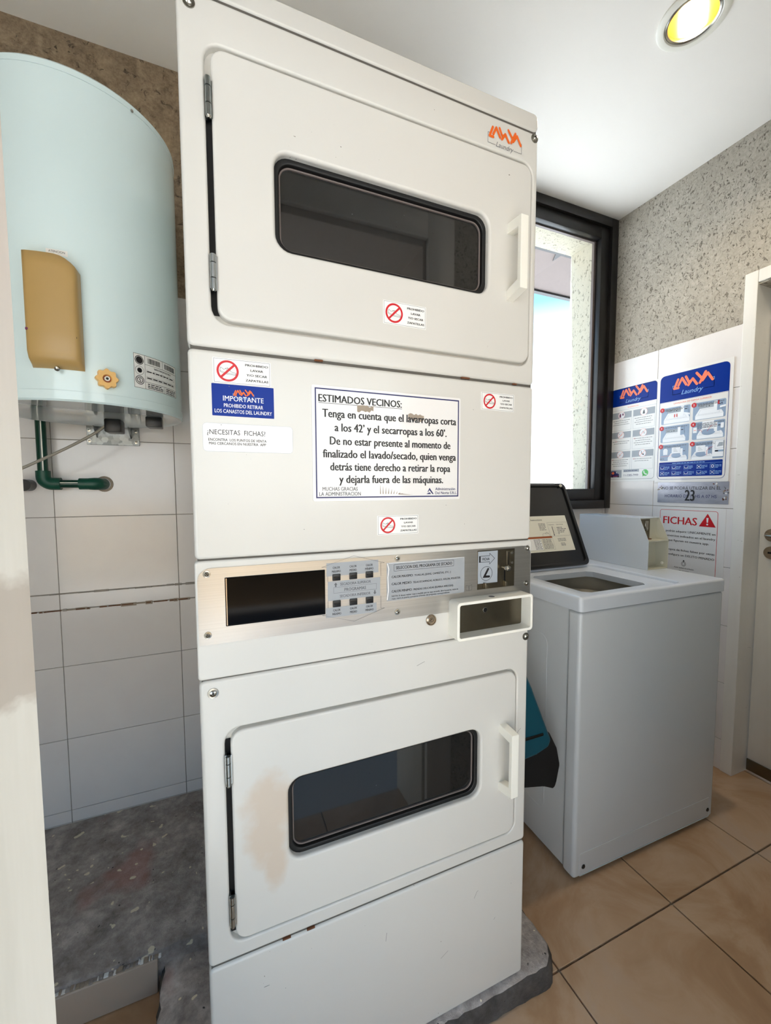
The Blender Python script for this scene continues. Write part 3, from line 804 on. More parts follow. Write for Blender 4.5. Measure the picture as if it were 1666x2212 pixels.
    for z in (1.0645, 1.0155):
        for x in (.234, .266, .298):
            mb = MB(); mb.box(x-.0075, x+.0075, -.0050, -.0026, z-.0062, z+.0062, BLACK, .001, 2)
            mb.box(x-.0055, x+.0045, -.0064, -.0048, z-.0008, z+.0012, LIDB, .0004, 1); mb.obj('button', cp)
    p = Print((0, -.0026, 0), t=.0002)
    for x0, x1, z0, z1 in ((.2155, .3165, 1.0670, 1.0915), (.2175, .3200, 1.0215, 1.0575), (.2135, .3125, .9905, 1.0090)): p.base(x0, x1, z0, z1, GREYP, .0004)
    for (z, o) in ((1.0805, 0), (1.0015, 0)):
        for x, w in ((.234, 'MÁXIMO'), (.266, 'MEDIO'), (.298, 'MÍNIMO')):
            p.text('CALOR', x, z, .0042, INK, w=.0135, bold=.012); p.text(w, x, z-.0070, .0042, INK, w=.0165 if len(w) > 5 else .0135, bold=.012)
    p.text('SECADORA SUPERIOR', .271, 1.0485, .0052, GINK, w=.060, bold=.01); p.text('PROGRAMAS', .270, 1.0372, .0062, GINK, w=.042, bold=.01)
    p.text('SECADORA INFERIOR', .270, 1.0262, .0052, GINK, w=.060, bold=.01); p.border(.2285, .3125, 1.0350, 1.0458, .0004, GINK)
    for x, z, s_ in ((.2325, 1.0505, 1), (.3090, 1.0290, -1)):
        p.poly([(x-.0032, z), (x+.0032, z), (x, z+.0042*s_)][::s_], GINK); p.rect(x-.0013, x+.0013, min(z, z-.004*s_), max(z, z-.004*s_), GINK)
    for s_ in (1, -1):
        f = lambda z: 1.0405+(z-1.0405)*s_
        p.line([(.2155, f(1.0845)), (.2065, f(1.0845)), (.2675, f(1.1025)-.0005), (.3290, f(1.0845)), (.3215, f(1.0845)), (.3215, f(1.0600))], .0005, GINK, 1)
    for x in (.2175, .2177): p.line([(x, 1.009), (x, 1.0215)], .0004, GINK); p.line([(x, 1.0575), (x, 1.067)], .0004, GINK)
    p.obj('button_label', cp, label='grey label with heat settings and arrows')
    p = Print((0, -.0026, 0), t=.0003)
    p.base(.3335, .5095, 1.0085, 1.0835, GREYP, .0006)
    p.border(.3490, .4830, 1.0665, 1.0790, .0005, INK); p.text('SELECCION DEL PROGRAMA DE SECADO', .416, 1.0697, .0062, INK, w=.126, bold=.014)
    for a, b, z, w1, w2 in (('CALOR MAXIMO:', 'TOALLAS, JEANS, CAMISETAS, ETC. )', 1.0530, .046, .083), ('CALOR MEDIO:', 'TELAS ESTAMPADAS, ACRILICO, NYLON, POLIESTER.', 1.0390, .043, .110), ('CALOR MINIMO:', 'PRENDAS DELICADAS (ELIMINA ARRUGAS).', 1.0245, .044, .092)):
        p.text(a, .3440, z, .0050, INK, w=w1, al='L', bold=.014); p.text(b, .3440+w1+.003, z, .0040, INK, w=w2, al='L', bold=.01)
    p.text('NOTA: Si desea retirar ropa a medida que se vaya secando, abra la puerta, retire la', .3440, 1.0160, .0032, INK, w=.150, al='L', bold=.012)
    p.text('ropa, cierre la puerta y presione el botón del programa correspondiente.', .3440, 1.0110, .0032, INK, w=.130, al='L', bold=.012)
    p.line([(.335, 1.0825), (.338, 1.071), (.336, 1.055), (.337, 1.03), (.3345, 1.011)], .0016, PAPER, 1)
    p.line([(.338, 1.0828), (.37, 1.0822), (.41, 1.083), (.46, 1.0824), (.508, 1.083)], .0008, PAPER, 1)
    p.obj('program_label', cp, label='grey drying program label with torn edges')
    p = Print((0, -.0026, 0), t=.0001)
    for s_ in (-1, 1): p.line([(.521, 1.011), (.521+s_*.0075, 1.012), (.521+s_*.0075, 1.0225), (.521+s_*.001, 1.0215), (.521, 1.011)], .0005, GINK)
    p.obj('book_mark', cp)
    # coin mechanism
    mb = MB(); mb.box(.5415, .6390, -.0036, -.0026, 1.0105, 1.0940, PLATEG, .0003, 1)
    mb.box(.6155, .6350, -.0052, -.0036, 1.0560, 1.0900, PLATEG, .0008, 2); mb.box(.6205, .6222, -.0056, -.0050, 1.0600, 1.0870, BLACK)
    for z in (1.0630, 1.0850): mb.lathe([(.0034, 0), (.0030, .0014), (.0002, .0018)], CHROME, 16, Matrix.Translation((.6300, -.0052, z)) @ Matrix.Rotation(math.radians(90), 4, 'X'))
    mb.prism([(.6105, 1.050), (.6140, 1.050), (.6140, 1.028), (.6175, 1.016), (.6135, 1.014), (.6105, 1.024)], -.0042, -.0036, BLACK, 'y')
    mb.lathe([(.0030, 0), (.0030, .006), (.0065, .009), (.0072, .013), (.0055, .017), (.0004, .0185)], CHROME, 20, Matrix.Translation((.6100, -.0036, 1.0540)) @ Matrix.Rotation(math.radians(90), 4, 'X'))
    for x in (.556, .608):
        mb.prism([(x, 1.013), (x+.013, 1.013), (x+.013, 1.017), (x+.003, 1.025), (x, 1.025)], -.012, -.0036, PLATEG, 'y', .001, 2)
    mb.obj('coin_mechanism', cp, label='metal coin slot mechanism')
    p = Print((0, -.0036, 0), t=.0003); p.base(.5425, .5930, 1.0230, 1.0920, LINK, .0004)
    p.line([(.5455, 1.0690), (.5720, 1.0690), (.5720, 1.0640), (.5850, 1.0755), (.5720, 1.0870), (.5720, 1.0820), (.5455, 1.0820)], .0009, INK, 1, True)
    p.rect(.5455, .5490, 1.0690, 1.0820, INK); p.text('FICHA', .5625, 1.0725, .0060, INK, w=.018, bold=.015)
    p.ring(.5640, 1.0440, .0155, .0009, INK, 1, 32); p.line([(.5685, 1.0535), (.5585, 1.0375), (.5710, 1.0370)], .0048, INK, 2, cap=True)
    p.obj('token_label', cp, label='grey label with an arrow and a round token sign')
    for x, z in ((.017, 1.0885), (.016, .9870), (.356, 1.0910), (.356, .9850), (.6745, 1.0920), (.6735, 1.0130)):
        screw('plate_screw', cp, x, -.0026, z, .0052)
    # lock
    mb = MB(); M = Matrix.Translation((.4315, -.001, .9590)) @ Matrix.Rotation(math.radians(90), 4, 'X')
    mb.lathe([(.0115, 0), (.0112, .003), (.0085, .0055), (.0078, .0035), (.0055, .0035), (.0050, .0048), (.0035, .0048), (.0033, .0020), (.0025, .002), (.0022, .0055), (.0002, .0058)], BRASS, 32, M)
    mb.obj('lock', t, label='round tubular key lock')
    # coin box collar
    mb = MB(); X0, X1, Z0, Z1 = .4725, .6640, .9180, .9975; YO = -.0365
    mb.plate((X0, X1, Z0, Z1, .008), [(X0+.006, X1-.006, Z0+.006, Z1-.006, .004)], YO, -.001, .0016, HANDW, hbev=.001)
    mb.plate((X0+.003, X1-.003, Z0+.003, Z1-.003, .004), [], -.006, -.001, 0, PLATEG)
    cb = mb.obj('coin_box_collar', t, label='white rectangular collar around the steel coin box', wn=True)
    mb = MB(); M = Matrix.Translation((.560, -.006, .966)) @ Matrix.Rotation(math.radians(90), 4, 'X')
    mb.lathe([(.0062, 0), (.0058, .0012), (.0048, .0014)], CHROME, 24, M); mb.lathe([(.0050, .0006), (.0002, .0006)], BLACK, 24, M); mb.obj('keyhole', cb)
    mb = MB(); mb.lathe([(.0085, 0), (.0002, 0.0002)], PAPER, 24, Matrix.Translation((.560, -.022, Z0+.0062))); mb.obj('bolt_hole', cb)
    mb = MB(); mb.lathe([(.0065, 0), (.0002, 0.0002)], GINK, 24, Matrix.Translation((.5665, -.02, Z1+.0002))); mb.obj('bolt_hole', cb)
    # stickers and notice
    prohib('warning_sticker', t, (.328, -.003, 1.5305), .089, .042, label='no-shoes warning sticker on the upper door')
    prohib('warning_sticker', t, (.0355, 0, 1.3965), .090, .040, label='no-shoes warning sticker above the blue sticker')
    prohib('warning_sticker', t, (.548, 0, 1.3895), .085, .0365, label='no-shoes warning sticker right of the notice')
    prohib('warning_sticker', t, (.3155, 0, 1.1375), .0875, .037, label='no-shoes warning sticker below the notice')
    p = Print((.0330, 0, 1.3445)); w, h = .0965, .050; p.base(0, w, 0, h+.001, BLUE, .001)
    p.logo(w/2-.0165, h*.72-.009, .033, ORNG, PALE, PALE)
    p.text('IMPORTANTE', w/2, h*.49, .0085, WINK, w=.063, bold=.005); p.text('PROHIBIDO RETIRAR', w/2, h*.285, .0062, WINK, w=.061, bold=.005); p.text('LOS CANASTOS DEL LAUNDRY', w/2, h*.10, .0062, WINK, w=.089, bold=.005)
    p.obj('blue_sticker', t, label='blue sticker forbidding removal of the baskets')
    p = Print((.0180, 0, 1.2870)); w, h = .142, .0455; p.base(0, w, 0, h, GLOSSP, .006, 5); p.border(.0002, w-.0002, .0002, h-.0002, .0004, LINK, 1, .006)
    p.text('¿NECESITAS  FICHAS?', .0515, .0275, .0082, INK, w=.090); p.text('ENCONTRA  LOS PUNTOS DE VENTA', .053, .0170, .0045, INK, w=.090, bold=.008); p.text('MAS CERCANOS EN NUESTRA  APP', .053, .0110, .0045, INK, w=.088, bold=.008)
    p.obj('token_sticker', t, label='white rounded sticker asking about tokens')
    # logo decal
    p = Print((.5570, 0, 1.9120), t=.0001); p.logo(0, 0, .084, ORNG, GINK, GINK, .07); p.obj('logo_decal', t, label='orange and grey printed logo')
    # scratches
    mb = Print((0, 0, 0), t=.0002)
    for pts in ([(.545, .305), (.552, .318), (.556, .320)], [(.30, .80), (.318, .808)], [(.40, .868), (.418, .874)], [(.655, .655), (.660, .668), (.668, .674)], [(.33, .30), (.332, .318)], [(.46, .20), (.478, .210)], [(.185, .782), (.188, .776), (.196, .777)], [(.25, .14), (.262, .150)], [(.09, .32), (.10, .32)], [(.60, .23), (.603, .235)]):
        mb.line(pts, .0007, GINK)
    for k in range(26):
        x, z = random.uniform(.02, .66), random.uniform(.08, 1.95); mb.rect(x, x+.0014, z, z+.001, GINK)
    mb.obj('scratch', t, kind='stuff')
    # notice plate
    p = Print((.1935, 0, 1.2040), t=.0022); w, h = .3035, .2035; p.base(0, w, 0, h, GLOSSP, .003)
    p.border(.0065, w-.0050, .0065, h-.0055, .0024, NAVY, 1)
    p.text('ESTIMADOS VECINOS:', .0120, .1755, .0135, INK, w=.160, al='L', bold=.026); p.rect(.0118, .1730, .1730, .1738, INK)
    for s_, y, ww in (('Tenga en cuenta que el lavarropas corta', .1490, .274), ('a los 42’ y el secarropas a los 60’.', .1250, .230), ('De no estar presente al momento de', .1010, .248), ('finalizado el lavado/secado, quien venga', .0780, .274), ('detrás tiene derecho a retirar la ropa', .0550, .248), ('y dejarla fuera de las máquinas.', .0325, .215)):
        p.text(s_, w/2+.004, y, .0152, INK, w=ww, bold=.028)
    p.text('MUCHAS GRACIAS', .0500, .0185, .0072, GINK, w=.066, bold=.01); p.text('LA ADMINISTRACION', .0500, .0095, .0072, GINK, w=.078, bold=.01)
    p.poly([(.2260, .0110), (.2360, .0110), (.2345, .0140), (.2315, .0140)], NAVY); p.poly([(.2280, .0140), (.2330, .0235), (.2425, .0110), (.2395, .0110), (.2325, .0190), (.2310, .0160)], NAVY)
    p.text('Administración', .2460, .0185, .0058, NAVY, w=.046, al='L', bold=.01); p.text('Del Norte S.R.L.', .2460, .0105, .0058, NAVY, w=.050, al='L', bold=.01)
    R = random.Random(5)
    for x0, y0, ww, hh in ((.083, .163, .032, .011), (.186, .152, .034, .014)):
        top = [(x0+ww*i/8, y0+hh+R.uniform(-.003, .001)) for i in range(9)]; bot = [(x0+ww*i/8, y0+R.uniform(-.002, .004)) for i in range(8, -1, -1)]
        p.poly((top+bot)[::-1], TAPE, 1.5)
    for k in range(9): p.poly([(.127+k*.0055, .012), (.1290+k*.0055, .012), (.1275+k*.006, .031-k*.0022)], TAPE, 3)
    p.poly([(.165, .0128), (.196, .0098), (.165, .0108)], TAPE, 3)
    p.line([(.108, .010), (.1095, .08), (.112, .14)], .0006, PAPER, 4)
    p.obj('notice_plate', t, label='white notice plate with navy border and black Spanish text')
    return t
dryer()

# ------------------------------------------------------------------ washer
def washer():
    A = -.0149; O = Vector((1.0211, .1575, 0))
    t = thing('washing_machine', 'white top-loading coin washing machine with its black lid open', 'washer', O)
    M = Matrix.Translation(O) @ Matrix.Rotation(A, 4, 'Z')
    Wd, Dp, ZS, ZD = .6768, .655, .858, .902
    sub = lambda mb, name, parent=t, **k: mb.obj(name, parent, org=O, **k)
    # body: sides+back
    mb = MB()
    for a, b, c, d in ((.003, .009, .045, Dp), (Wd-.009, Wd-.003, .045, Dp), (.003, Wd-.003, Dp-.006, Dp), (.003, Wd-.003, .045, .051)): mb.box(a, b, c, d, .022, ZS, WASHW, .002, 1, M)
    mb.box(.006, Wd-.006, .048, Dp-.003, .022, .028, WASHW, 0, 1, M)
    sub(mb, 'cabinet', wn=True)
    mb = MB(); mb.box(0, Wd, 0, .050, .012, ZS-.001, WASHW, .012, 4, M); fp = sub(mb, 'front_panel', wn=True)
    mb = MB(); mb.plate((.022, Wd-.022, .018, .092, .006), [(.0235, Wd-.0235, .0195, .0905, .005)], -.0012, .003, .0006, WASHW, M)
    sub(mb, 'kick_panel_edge', wn=True)
    for x in (.040, Wd-.030):
        mb = MB(); mb.lathe([(.0075, 0), (.006, .002), (.0002, .0025)], BLACK, 16, M @ Matrix.Translation((x, -.0002, .045)) @ Matrix.Rotation(math.radians(90), 4, 'X'))
        sub(mb, 'plug', label='black plastic plug')
    # embossed panel outline on the side
    MS = M @ Matrix.Translation((.003, 0, 0)) @ Matrix.Rotation(math.radians(-90), 4, 'Z')
    mb = MB(); mb.plate((-.60, -.135, .14, .742, .03), [(-.5985, -.1365, .1415, .7405, .0285)], -.0010, .0006, .0005, WASHW, MS); sub(mb, 'side_panel', wn=True)
    # feet
    for x in (.05, Wd-.05):
        for y in (.06, Dp-.05):
            mb = MB(); mb.lathe([(.02, .0005), (.022, .004), (.022, .012), (.008, .014), (.008, .03)], BLACK, 16, M @ Matrix.Translation((x, y, 0)), cap0=True); sub(mb, 'foot')
    # deck
    hx0, hx1, hy0, hy1 = .045, .480, .022, .400
    MD = M @ Matrix(((1, 0, 0, 0), (0, 0, 1, 0), (0, -1, 0, 0), (0, 0, 0, 1)))   # plate local (x, -z, y)
    # plate() works in XZ facing -Y; map local (x,y,z)->(x, z, -y): front faces up
    mb = MB()
    mb.plate((-.003, Wd+.003, -.003, Dp, .012), [(hx0, hx1, hy0, hy1, .03)], -ZD, -ZS, .008, DECKW, MD, hbev=.006, hback=-(ZD-.012))
    # recessed well with the tub opening
    bm = bmesh.new(); n = 56; zr_ = ZD-.010; cx, cy = .250, .208
    outl = [bm.verts.new((x, y, zr_)) for x, y in rr(hx0-.004, hx1+.004, hy0-.004, hy1+.004, .03, 13)]
    inl = []; inl2 = []
    n = len(outl)
    for k in range(n):
        v = outl[k].co; a = math.atan2(v.y-cy, v.x-cx); ca, sa = math.cos(a), math.sin(a)
        rx, ry = .184, .170; q = (abs(ca/rx)**2.2+abs(sa/ry)**2.2)**(-1/2.2)
        inl.append(bm.verts.new((cx+q*ca, cy+q*sa, zr_-.004))); inl2.append(bm.verts.new((cx+(q+.004)*ca, cy+(q+.004)*sa, zr_-.026)))
    for k in range(n):
        j = (k+1) % n; bm.faces.new((outl[k], outl[j], inl[j], inl[k])); bm.faces.new((inl[k], inl[j], inl2[j], inl2[k]))
    bmesh.ops.recalc_face_normals(bm, faces=bm.faces[:]); mb.addbm(bm, DECKW, M)
    sub(mb, 'deck', wn=True)
    mb = MB(); MT = M @ Matrix.Translation((cx, cy+.012, 0))
    mb.lathe([(.194, ZD-.030), (.196, ZD-.045), (.190, ZD-.075), (.194, ZD-.09), (.194, .45), (.15, .42), (.001, .42)], TUB, 48, MT)
    sub(mb, 'tub')
    mb = MB(); mb.lathe([(.07, .43), (.05, .50), (.035, .60), (.032, .78), (.045, .80), (.040, .812), (.001, .818)], HANDW, 32, MT)
    for k in range(4):
        a = math.pi/2*k+.4; mb.box(.03, .085, -.006, .006, .44, .76, HANDW, .004, 2, MT @ Matrix.Rotation(a, 4, 'Z'))
    sub(mb, 'agitator', label='white agitator inside the tub')
    # balance ring / crumpled liner glimpsed inside
    mb = MB(); mb.lathe([(.168, .800), (.176, .806), (.180, .814), (.186, .806), (.186, .78)], TUB, 48, MT); sub(mb, 'balance_ring')
    # lid: hinge y .53, leaning back to y .686 at z 1.246 (world)
    ly0 = .530-O.y+.006; ang = math.atan2(.156, .341); lx0, lx1 = .052, .458
    ML = M @ Matrix.Translation((0, ly0, ZD+.004)) @ Matrix.Rotation(-ang, 4, 'X')
    mb = MB()
    mb.plate((lx0, lx1, .0, .375, .022), [(lx0+.016, lx1-.016, .016, .359, .014)], 0, .020, .005, LIDB, ML, hbev=.002, hback=.008)
    mb.plate((lx0+.015, lx1-.015, .015, .360, .014), [], .0075, .021, 0, LIDB, ML)
    mb.plate((lx0+.001, lx1-.001, .001, .374, .022), [], .020, .0225, 0, WASHW, ML)
    lid = sub(mb, 'lid', label='open lid with black inner face')
    mb = MB()
    for z in (.355,): mb.lathe([(.007, 0), (.006, .004), (.0002, .005)], IVORY, 16, ML @ Matrix.Translation((lx1-.03, .0, z+.006)) @ Matrix.Rotation(math.radians(90), 4, 'X'))
    mb.box(lx0+.02, lx1-.06, -.0008, .004, .366, .3735, GINK, .001, 1, ML)
    sub(mb, 'lid_bumper', lid)
    NL = (ML.to_3x3() @ Vector((0, -1, 0))); UL = ML.to_3x3() @ Vector((1, 0, 0)); VL = ML.to_3x3() @ Vector((0, 0, 1))
    x0 = lx0+.045; wl = lx1-.052-x0; hl = .156; h0 = .067
    p = Print(ML @ Vector((x0, .0072, h0)), UL, VL, NL, t=.0004); p.base(0, wl, 0, hl, CREAMP, .001)
    p.text('Operating Instructions', wl-.190, hl-.020, .0075, INK, w=.115, bold=.01)
    p.border(wl-.110, wl-.006, .055+.010, hl-.030, .0007, GINK); 
    p.text('Temperature', wl-.090, hl-.042, .0045, INK, w=.032); p.text('Cycle Settings', wl-.045, hl-.042, .0045, INK, w=.038)
    p.rect(wl-.0905, wl-.0875, hl-.086, hl-.048, INK, 1); p.disc(wl-.089, hl-.086, .003, GINK)
    for k in range(5):
        p.line([(wl-.083, hl-.053-k*.007), (wl-.069, hl-.053-k*.007)], .0005, GINK); p.scribble(wl-.066, wl-.066+(.03, .05, .04, .034, .014)[k], hl-.055-k*.007, .005, GINK, 2, k)
    for k in range(6): p.scribble(wl-.158, wl-.158+.035, hl-.035-k*.0055, .004, GINK, 2, k+9)
    p.line([(wl-.150, hl-.092), (wl-.150, hl-.080), (wl-.138, hl-.076), (wl-.128, hl-.080), (wl-.118, hl-.076), (wl-.112, hl-.092)], .0008, GINK)
    p.line([(wl-.135, hl-.080), (wl-.128, hl-.072), (wl-.116, hl-.078)], .0012, GINK)
    p.rect(.010, wl-.105, .058, .066, BROWNT); p.line([(.010, .008), (wl-.104, .008), (wl-.104, .066), (.010, .066)], .0006, GINK, 1, True); p.line([(wl-.165, .008), (wl-.165, .058)], .0005, GINK)
    p.rect(.012, wl-.167, .010, .056, PAPER, 1)
    for k in range(8): p.scribble(wl-.160, wl-.110, .013+k*.0055, .004, GINK, 2, k+20); p.scribble(wl-.205, wl-.170, .013+k*.0055, .004, GINK, 3, k+30)
    for k in range(3): p.scribble(wl-.078, wl-.035, .042+k*.005, .0035, GINK, 2, k+40); p.scribble(wl-.068, wl-.042, .022+k*.005, .0035, GINK, 2, k+44)
    p.obj('instruction_label', lid, label='cream instruction label')
    # rear console and coin box (meter case)
    mb = MB(); mb.prism([(.545, ZD), (.650, ZD), (.650, 1.095), (.585, 1.095)], .01, .555, DECKW, 'x', .004, 2, M); sub(mb, 'console')
    bx0, bx1 = 1.5835-O.x, 1.7000-O.x
    yb0, yb1 = .362-O.y, .70-O.y
    prof = [(yb0, ZD+.0005), (yb1, ZD+.0005), (yb1, 1.1045), (yb0+.040, 1.1045), (yb0, 1.016)]
    mb = MB(); T = .0025
    mb.prism(prof, bx0, bx0+T, WASHW, 'x', .0006, 1, M); mb.prism(prof, bx1-T, bx1, IVORY, 'x', .0006, 1, M)
    mb.box(bx0+T, bx1-T, yb0+.040, yb1, 1.102, 1.1045, WASHW, 0, 1, M)
    mb.box(bx0+T, bx1-T, yb0+.001, yb1, ZD+.0005, ZD+.003, IVORY, 0, 1, M)
    mb.box(bx0+T, bx1-T, yb0+.001, yb0+.055, 1.0130, 1.0160, IVORY, 0, 1, M)
    mb.box(bx0+T, bx1-T, yb0+.050, yb1, ZD+.003, 1.102, IVORY, 0, 1, M)
    cbx = sub(mb, 'coin_box', label='tall five-sided coin box with an open front', wn=False)
    yc = yb0+.050
    mb = MB(); mb.box(bx0+.006, bx0+.070, yc-.002, yc, 1.020, 1.098, PLATEG, 0, 1, M)
    mb.box(bx0+.040, bx0+.058, yc-.006, yc-.002, 1.058, 1.092, CHROME, .001, 1, M); mb.box(bx0+.031, bx0+.036, yc-.004, yc-.002, 1.028, 1.062, BLACK, 0, 1, M)
    mb.lathe([(.003, 0), (.003, .006), (.007, .009), (.006, .015), (.0003, .017)], CHROME, 16, M @ Matrix.Translation((bx0+.033, yc-.003, 1.060)) @ Matrix.Rotation(math.radians(90), 4, 'X'))
    mb.box(bx0+.010, bx0+.070, yc-.012, yc-.002, 1.0165, 1.020, RUST, 0, 1, M)
    sub(mb, 'coin_mechanism', cbx, label='small metal coin mechanism')
    mb = MB(); mb.box(bx0+.006, bx0+.030, yc-.002, yc, ZD+.006, 1.010, BLACK, 0, 1, M)
    mb.lathe([(.013, 0), (.013, .004), (.008, .004), (.008, .001)], HANDW, 24, M @ Matrix.Translation((bx0+.020, yc-.002, .968)) @ Matrix.Rotation(math.radians(90), 4, 'X') @ Matrix.Diagonal((.8, 1.4, 1, 1)))
    sub(mb, 'lock', cbx)
    mb = MB(); mb.lathe([(.006, .0), (.005, .002), (.0002, .0025)], HANDW, 16, M @ Matrix.Translation((bx1-T, yb0+.022, .920)) @ Matrix.Rotation(math.radians(-90), 4, 'Y'))
    sub(mb, 'rivet', cbx)
washer()

# ------------------------------------------------------------------ water heater, bracket, pipes
def heater():
    hx, hy, r, z0, z1 = -.27, .657, .22, 1.4270, 2.156
    t = thing('water_heater', 'white cylindrical electric water heater hung on the wall above the concrete ledge', 'heater', (hx, hy, z0))
    M = Matrix.Translation((hx, hy, 0))
    mb = MB(); mb.lathe([(r, z0+.024), (r, z1-.0185)], HEATW, 96, M); mb.obj('tank', t)
    mb = MB(); mb.lathe([(r-.002, z1-.0185), (r+.0012, z1-.0180), (r+.0012, z1-.006), (r-.004, z1), (r-.02, z1+.001), (.001, z1+.006)], HEATW, 96, M); mb.obj('top_cap', t)
    mb = MB(); mb.lathe([(r-.002, z0+.024), (r+.0012, z0+.0235), (r+.0012, z0+.004), (r-.003, z0)], HEATW, 96, M); mb.obj('bottom_rim', t)
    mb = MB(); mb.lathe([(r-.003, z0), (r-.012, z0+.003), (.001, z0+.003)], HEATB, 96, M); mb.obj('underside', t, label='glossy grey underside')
    def wp(x, y, d):   # x = angle in metres along surface measured from the front, y = height
        a = x/r; return Vector((hx+(r+d)*math.sin(a), hy-(r+d)*math.cos(a), y))
    # gold cover
    def cover():
        a0, a1 = math.radians(-16.3), math.radians(9.3); za, zb = 1.497, 1.742; K = 16; mbc = MB()
        cols_ = []
        bm = bmesh.new()
        ts = [0, .03, .08, .14]+[.14+.72*k/8 for k in range(1, 9)]+[.92, .97, 1.0]
        zs = [0, .02, .06, .12, .30, .5, .7, .88, .97, .99, 1.0]
        def hgt(u, v):
            e1 = min(u, 1-u)/.10; e2 = min(v/.10, (1-v)/.03)
            k1 = 1-(1-min(e1, 1))**2; k2 = 1-(1-min(e2, 1))**2
            return .030*(k1*k2)**.8*(1 if v > .10 else 1)
        G = [[bm.verts.new(wp((a0+(a1-a0)*u)*r, za+(zb-za)*v-(.030*max(0, (u-.55)/.45)**2.2 if v > .5 else 0), .0005+hgt(u, v))) for u in ts] for v in zs]
        for i in range(len(zs)-1):
            for j in range(len(ts)-1): bm.faces.new((G[i][j], G[i][j+1], G[i+1][j+1], G[i+1][j]))
        bmesh.ops.recalc_face_normals(bm, faces=bm.faces[:])
        mbc.addbm(bm, GOLD); return mbc
    cv = cover().obj('control_cover', t, ang=70, label='gold plastic control cover')
    mb = MB(); q = wp(math.radians(-13)*r, 1.572, .0305); mb.box(q.x-.006, q.x+.006, q.y+.0006, q.y+.003, q.z-.003, q.z+.003, MAROON, .001, 1)
    mb.obj('indicator', cv)
    mb = MB(); q = wp(math.radians(6)*r, 1.562, .0300); mb.box(q.x-.005, q.x+.005, q.y+.0006, q.y+.003, q.z-.003, q.z+.003, BLACK, .001, 1)
    mb.obj('indicator', cv)
    mb = MB(); q = wp(math.radians(-3)*r, 1.5, .012); mb.lathe([(.005, 0), (.005, .006), (.0002, .008)], CHROME, 16, Matrix.Translation((q.x, q.y, q.z-.004)) @ Matrix.Rotation(math.radians(120), 4, 'X')); mb.obj('cover_screw', cv)
    # knob
    aw = math.radians(19.8); q = wp(aw*r, 1.4855, 0.0)
    MK = Matrix.Translation(q) @ Matrix.Rotation(aw, 4, 'Z') @ Matrix.Rotation(math.radians(90), 4, 'X')
    bm = bmesh.new(); n = 64; L = []
    for z, s_ in ((0, 1), (.010, 1), (.013, .94)):
        L.append([bm.verts.new(((.0215+.0022*math.cos(8*2*math.pi*k/n))*s_*math.cos(2*math.pi*k/n), (.0215+.0022*math.cos(8*2*math.pi*k/n))*s_*math.sin(2*math.pi*k/n), z)) for k in range(n)])
    L.append([bm.verts.new((.0095*math.cos(2*math.pi*k/n), .0095*math.sin(2*math.pi*k/n), .0125)) for k in range(n)])
    L.append([bm.verts.new((.0080*math.cos(2*math.pi*k/n), .0080*math.sin(2*math.pi*k/n), .006)) for k in range(n)])
    for A, B in zip(L, L[1:]):
        for k in range(n): bm.faces.new((A[k], A[(k+1) % n], B[(k+1) % n], B[k]))
    bm.faces.new(L[-1])
    mb = MB(); mb.addbm(bm, KNOB, MK); mb.lathe([(.0092, .0066), (.0002, .0066)], BROWNT, 24, MK); mb.lathe([(.0058, .007), (.0055, .012), (.0032, .012), (.003, .009)], HANDW, 24, MK); mb.lathe([(.0031, .0095), (.0002, .0095)], BLACK, 16, MK)
    mb.obj('thermostat_knob', t, label='yellow scalloped thermostat knob')
    q = wp(math.radians(40.8)*r, 2.1375, .001)
    mb = MB(); mb.lathe([(.0035, 0), (.0035, .002), (.0002, .003)], CHROME, 12, Matrix.Translation(q) @ Matrix.Rotation(math.radians(40.8), 4, 'Z') @ Matrix.Rotation(math.radians(90), 4, 'X')); mb.obj('screw', t)
    # data label on the curve
    xa, xb = math.radians(35.3)*r, math.radians(72.5)*r; w = xb-xa; ya, yb = 1.4795, 1.5630; h = yb-ya
    p = Print((0, 0, 0), t=.0006, warp=lambda x, y, d: wp(xa+x, ya+y, d)); p.base(0, w, 0, h, PAPER)
    def hl(y, x0=0, x1=None):
        x1 = w if x1 is None else x1; K = 10; p.line([(x0+(x1-x0)*k/K, y) for k in range(K+1)], .0008, INK)
    hl(.0004); hl(h-.0004); p.line([(.0004, 0), (.0004, h)], .0008, INK); p.line([(w-.0004, 0), (w-.0004, h)], .0008, INK); p.line([(.028, 0), (.028, h)], .0008, INK)
    hl(.018, .028); hl(h-.022, .028); p.line([(.082, h-.022), (.082, h)], .0006, INK); p.line([(.088, 0), (.088, .018)], .0006, INK)
    for k, (cy, m_) in enumerate(((h-.015, INK), (h-.040, GINK), (h-.064, INK))):
        p.ring(.014, cy, .011, .0016 if k != 1 else .0008, m_, 1, 24)
        if k == 0: p.disc(.014, cy, .0085, INK, 2, sx=1.0)
        if k == 1: p.disc(.014, cy, .006, INK, 2)
    p.ring(.014, h-.064, .0075, .0016, INK, 2, 20); p.text('S', .014, h-.0685, .009, INK, bold=.02)
    R = random.Random(2)
    for x0, x1 in ((.036, .074), (.090, .134)):
        x = x0
        while x < x1: ww = R.choice((.0006, .0010, .0015)); p.rect(x, x+ww, h-.018, h-.005, INK); x += ww+R.choice((.0006, .001))
    p.text('TERMOTANQUE ELECTRICO', .084, h-.030, .0045, INK, w=.062, bold=.012)
    for k, (yy, cnt) in enumerate(((h-.040, 4), (h-.056, 6))):
        for j in range(cnt):
            a_ = .033+(w-.04)*j/cnt; p.scribble(a_, a_+(w-.04)/cnt-.004, yy, .005, INK, 2, k*7+j); p.border(a_-.001, a_+(w-.04)/cnt-.003, yy-.0015, yy+.005, .0004, GINK)
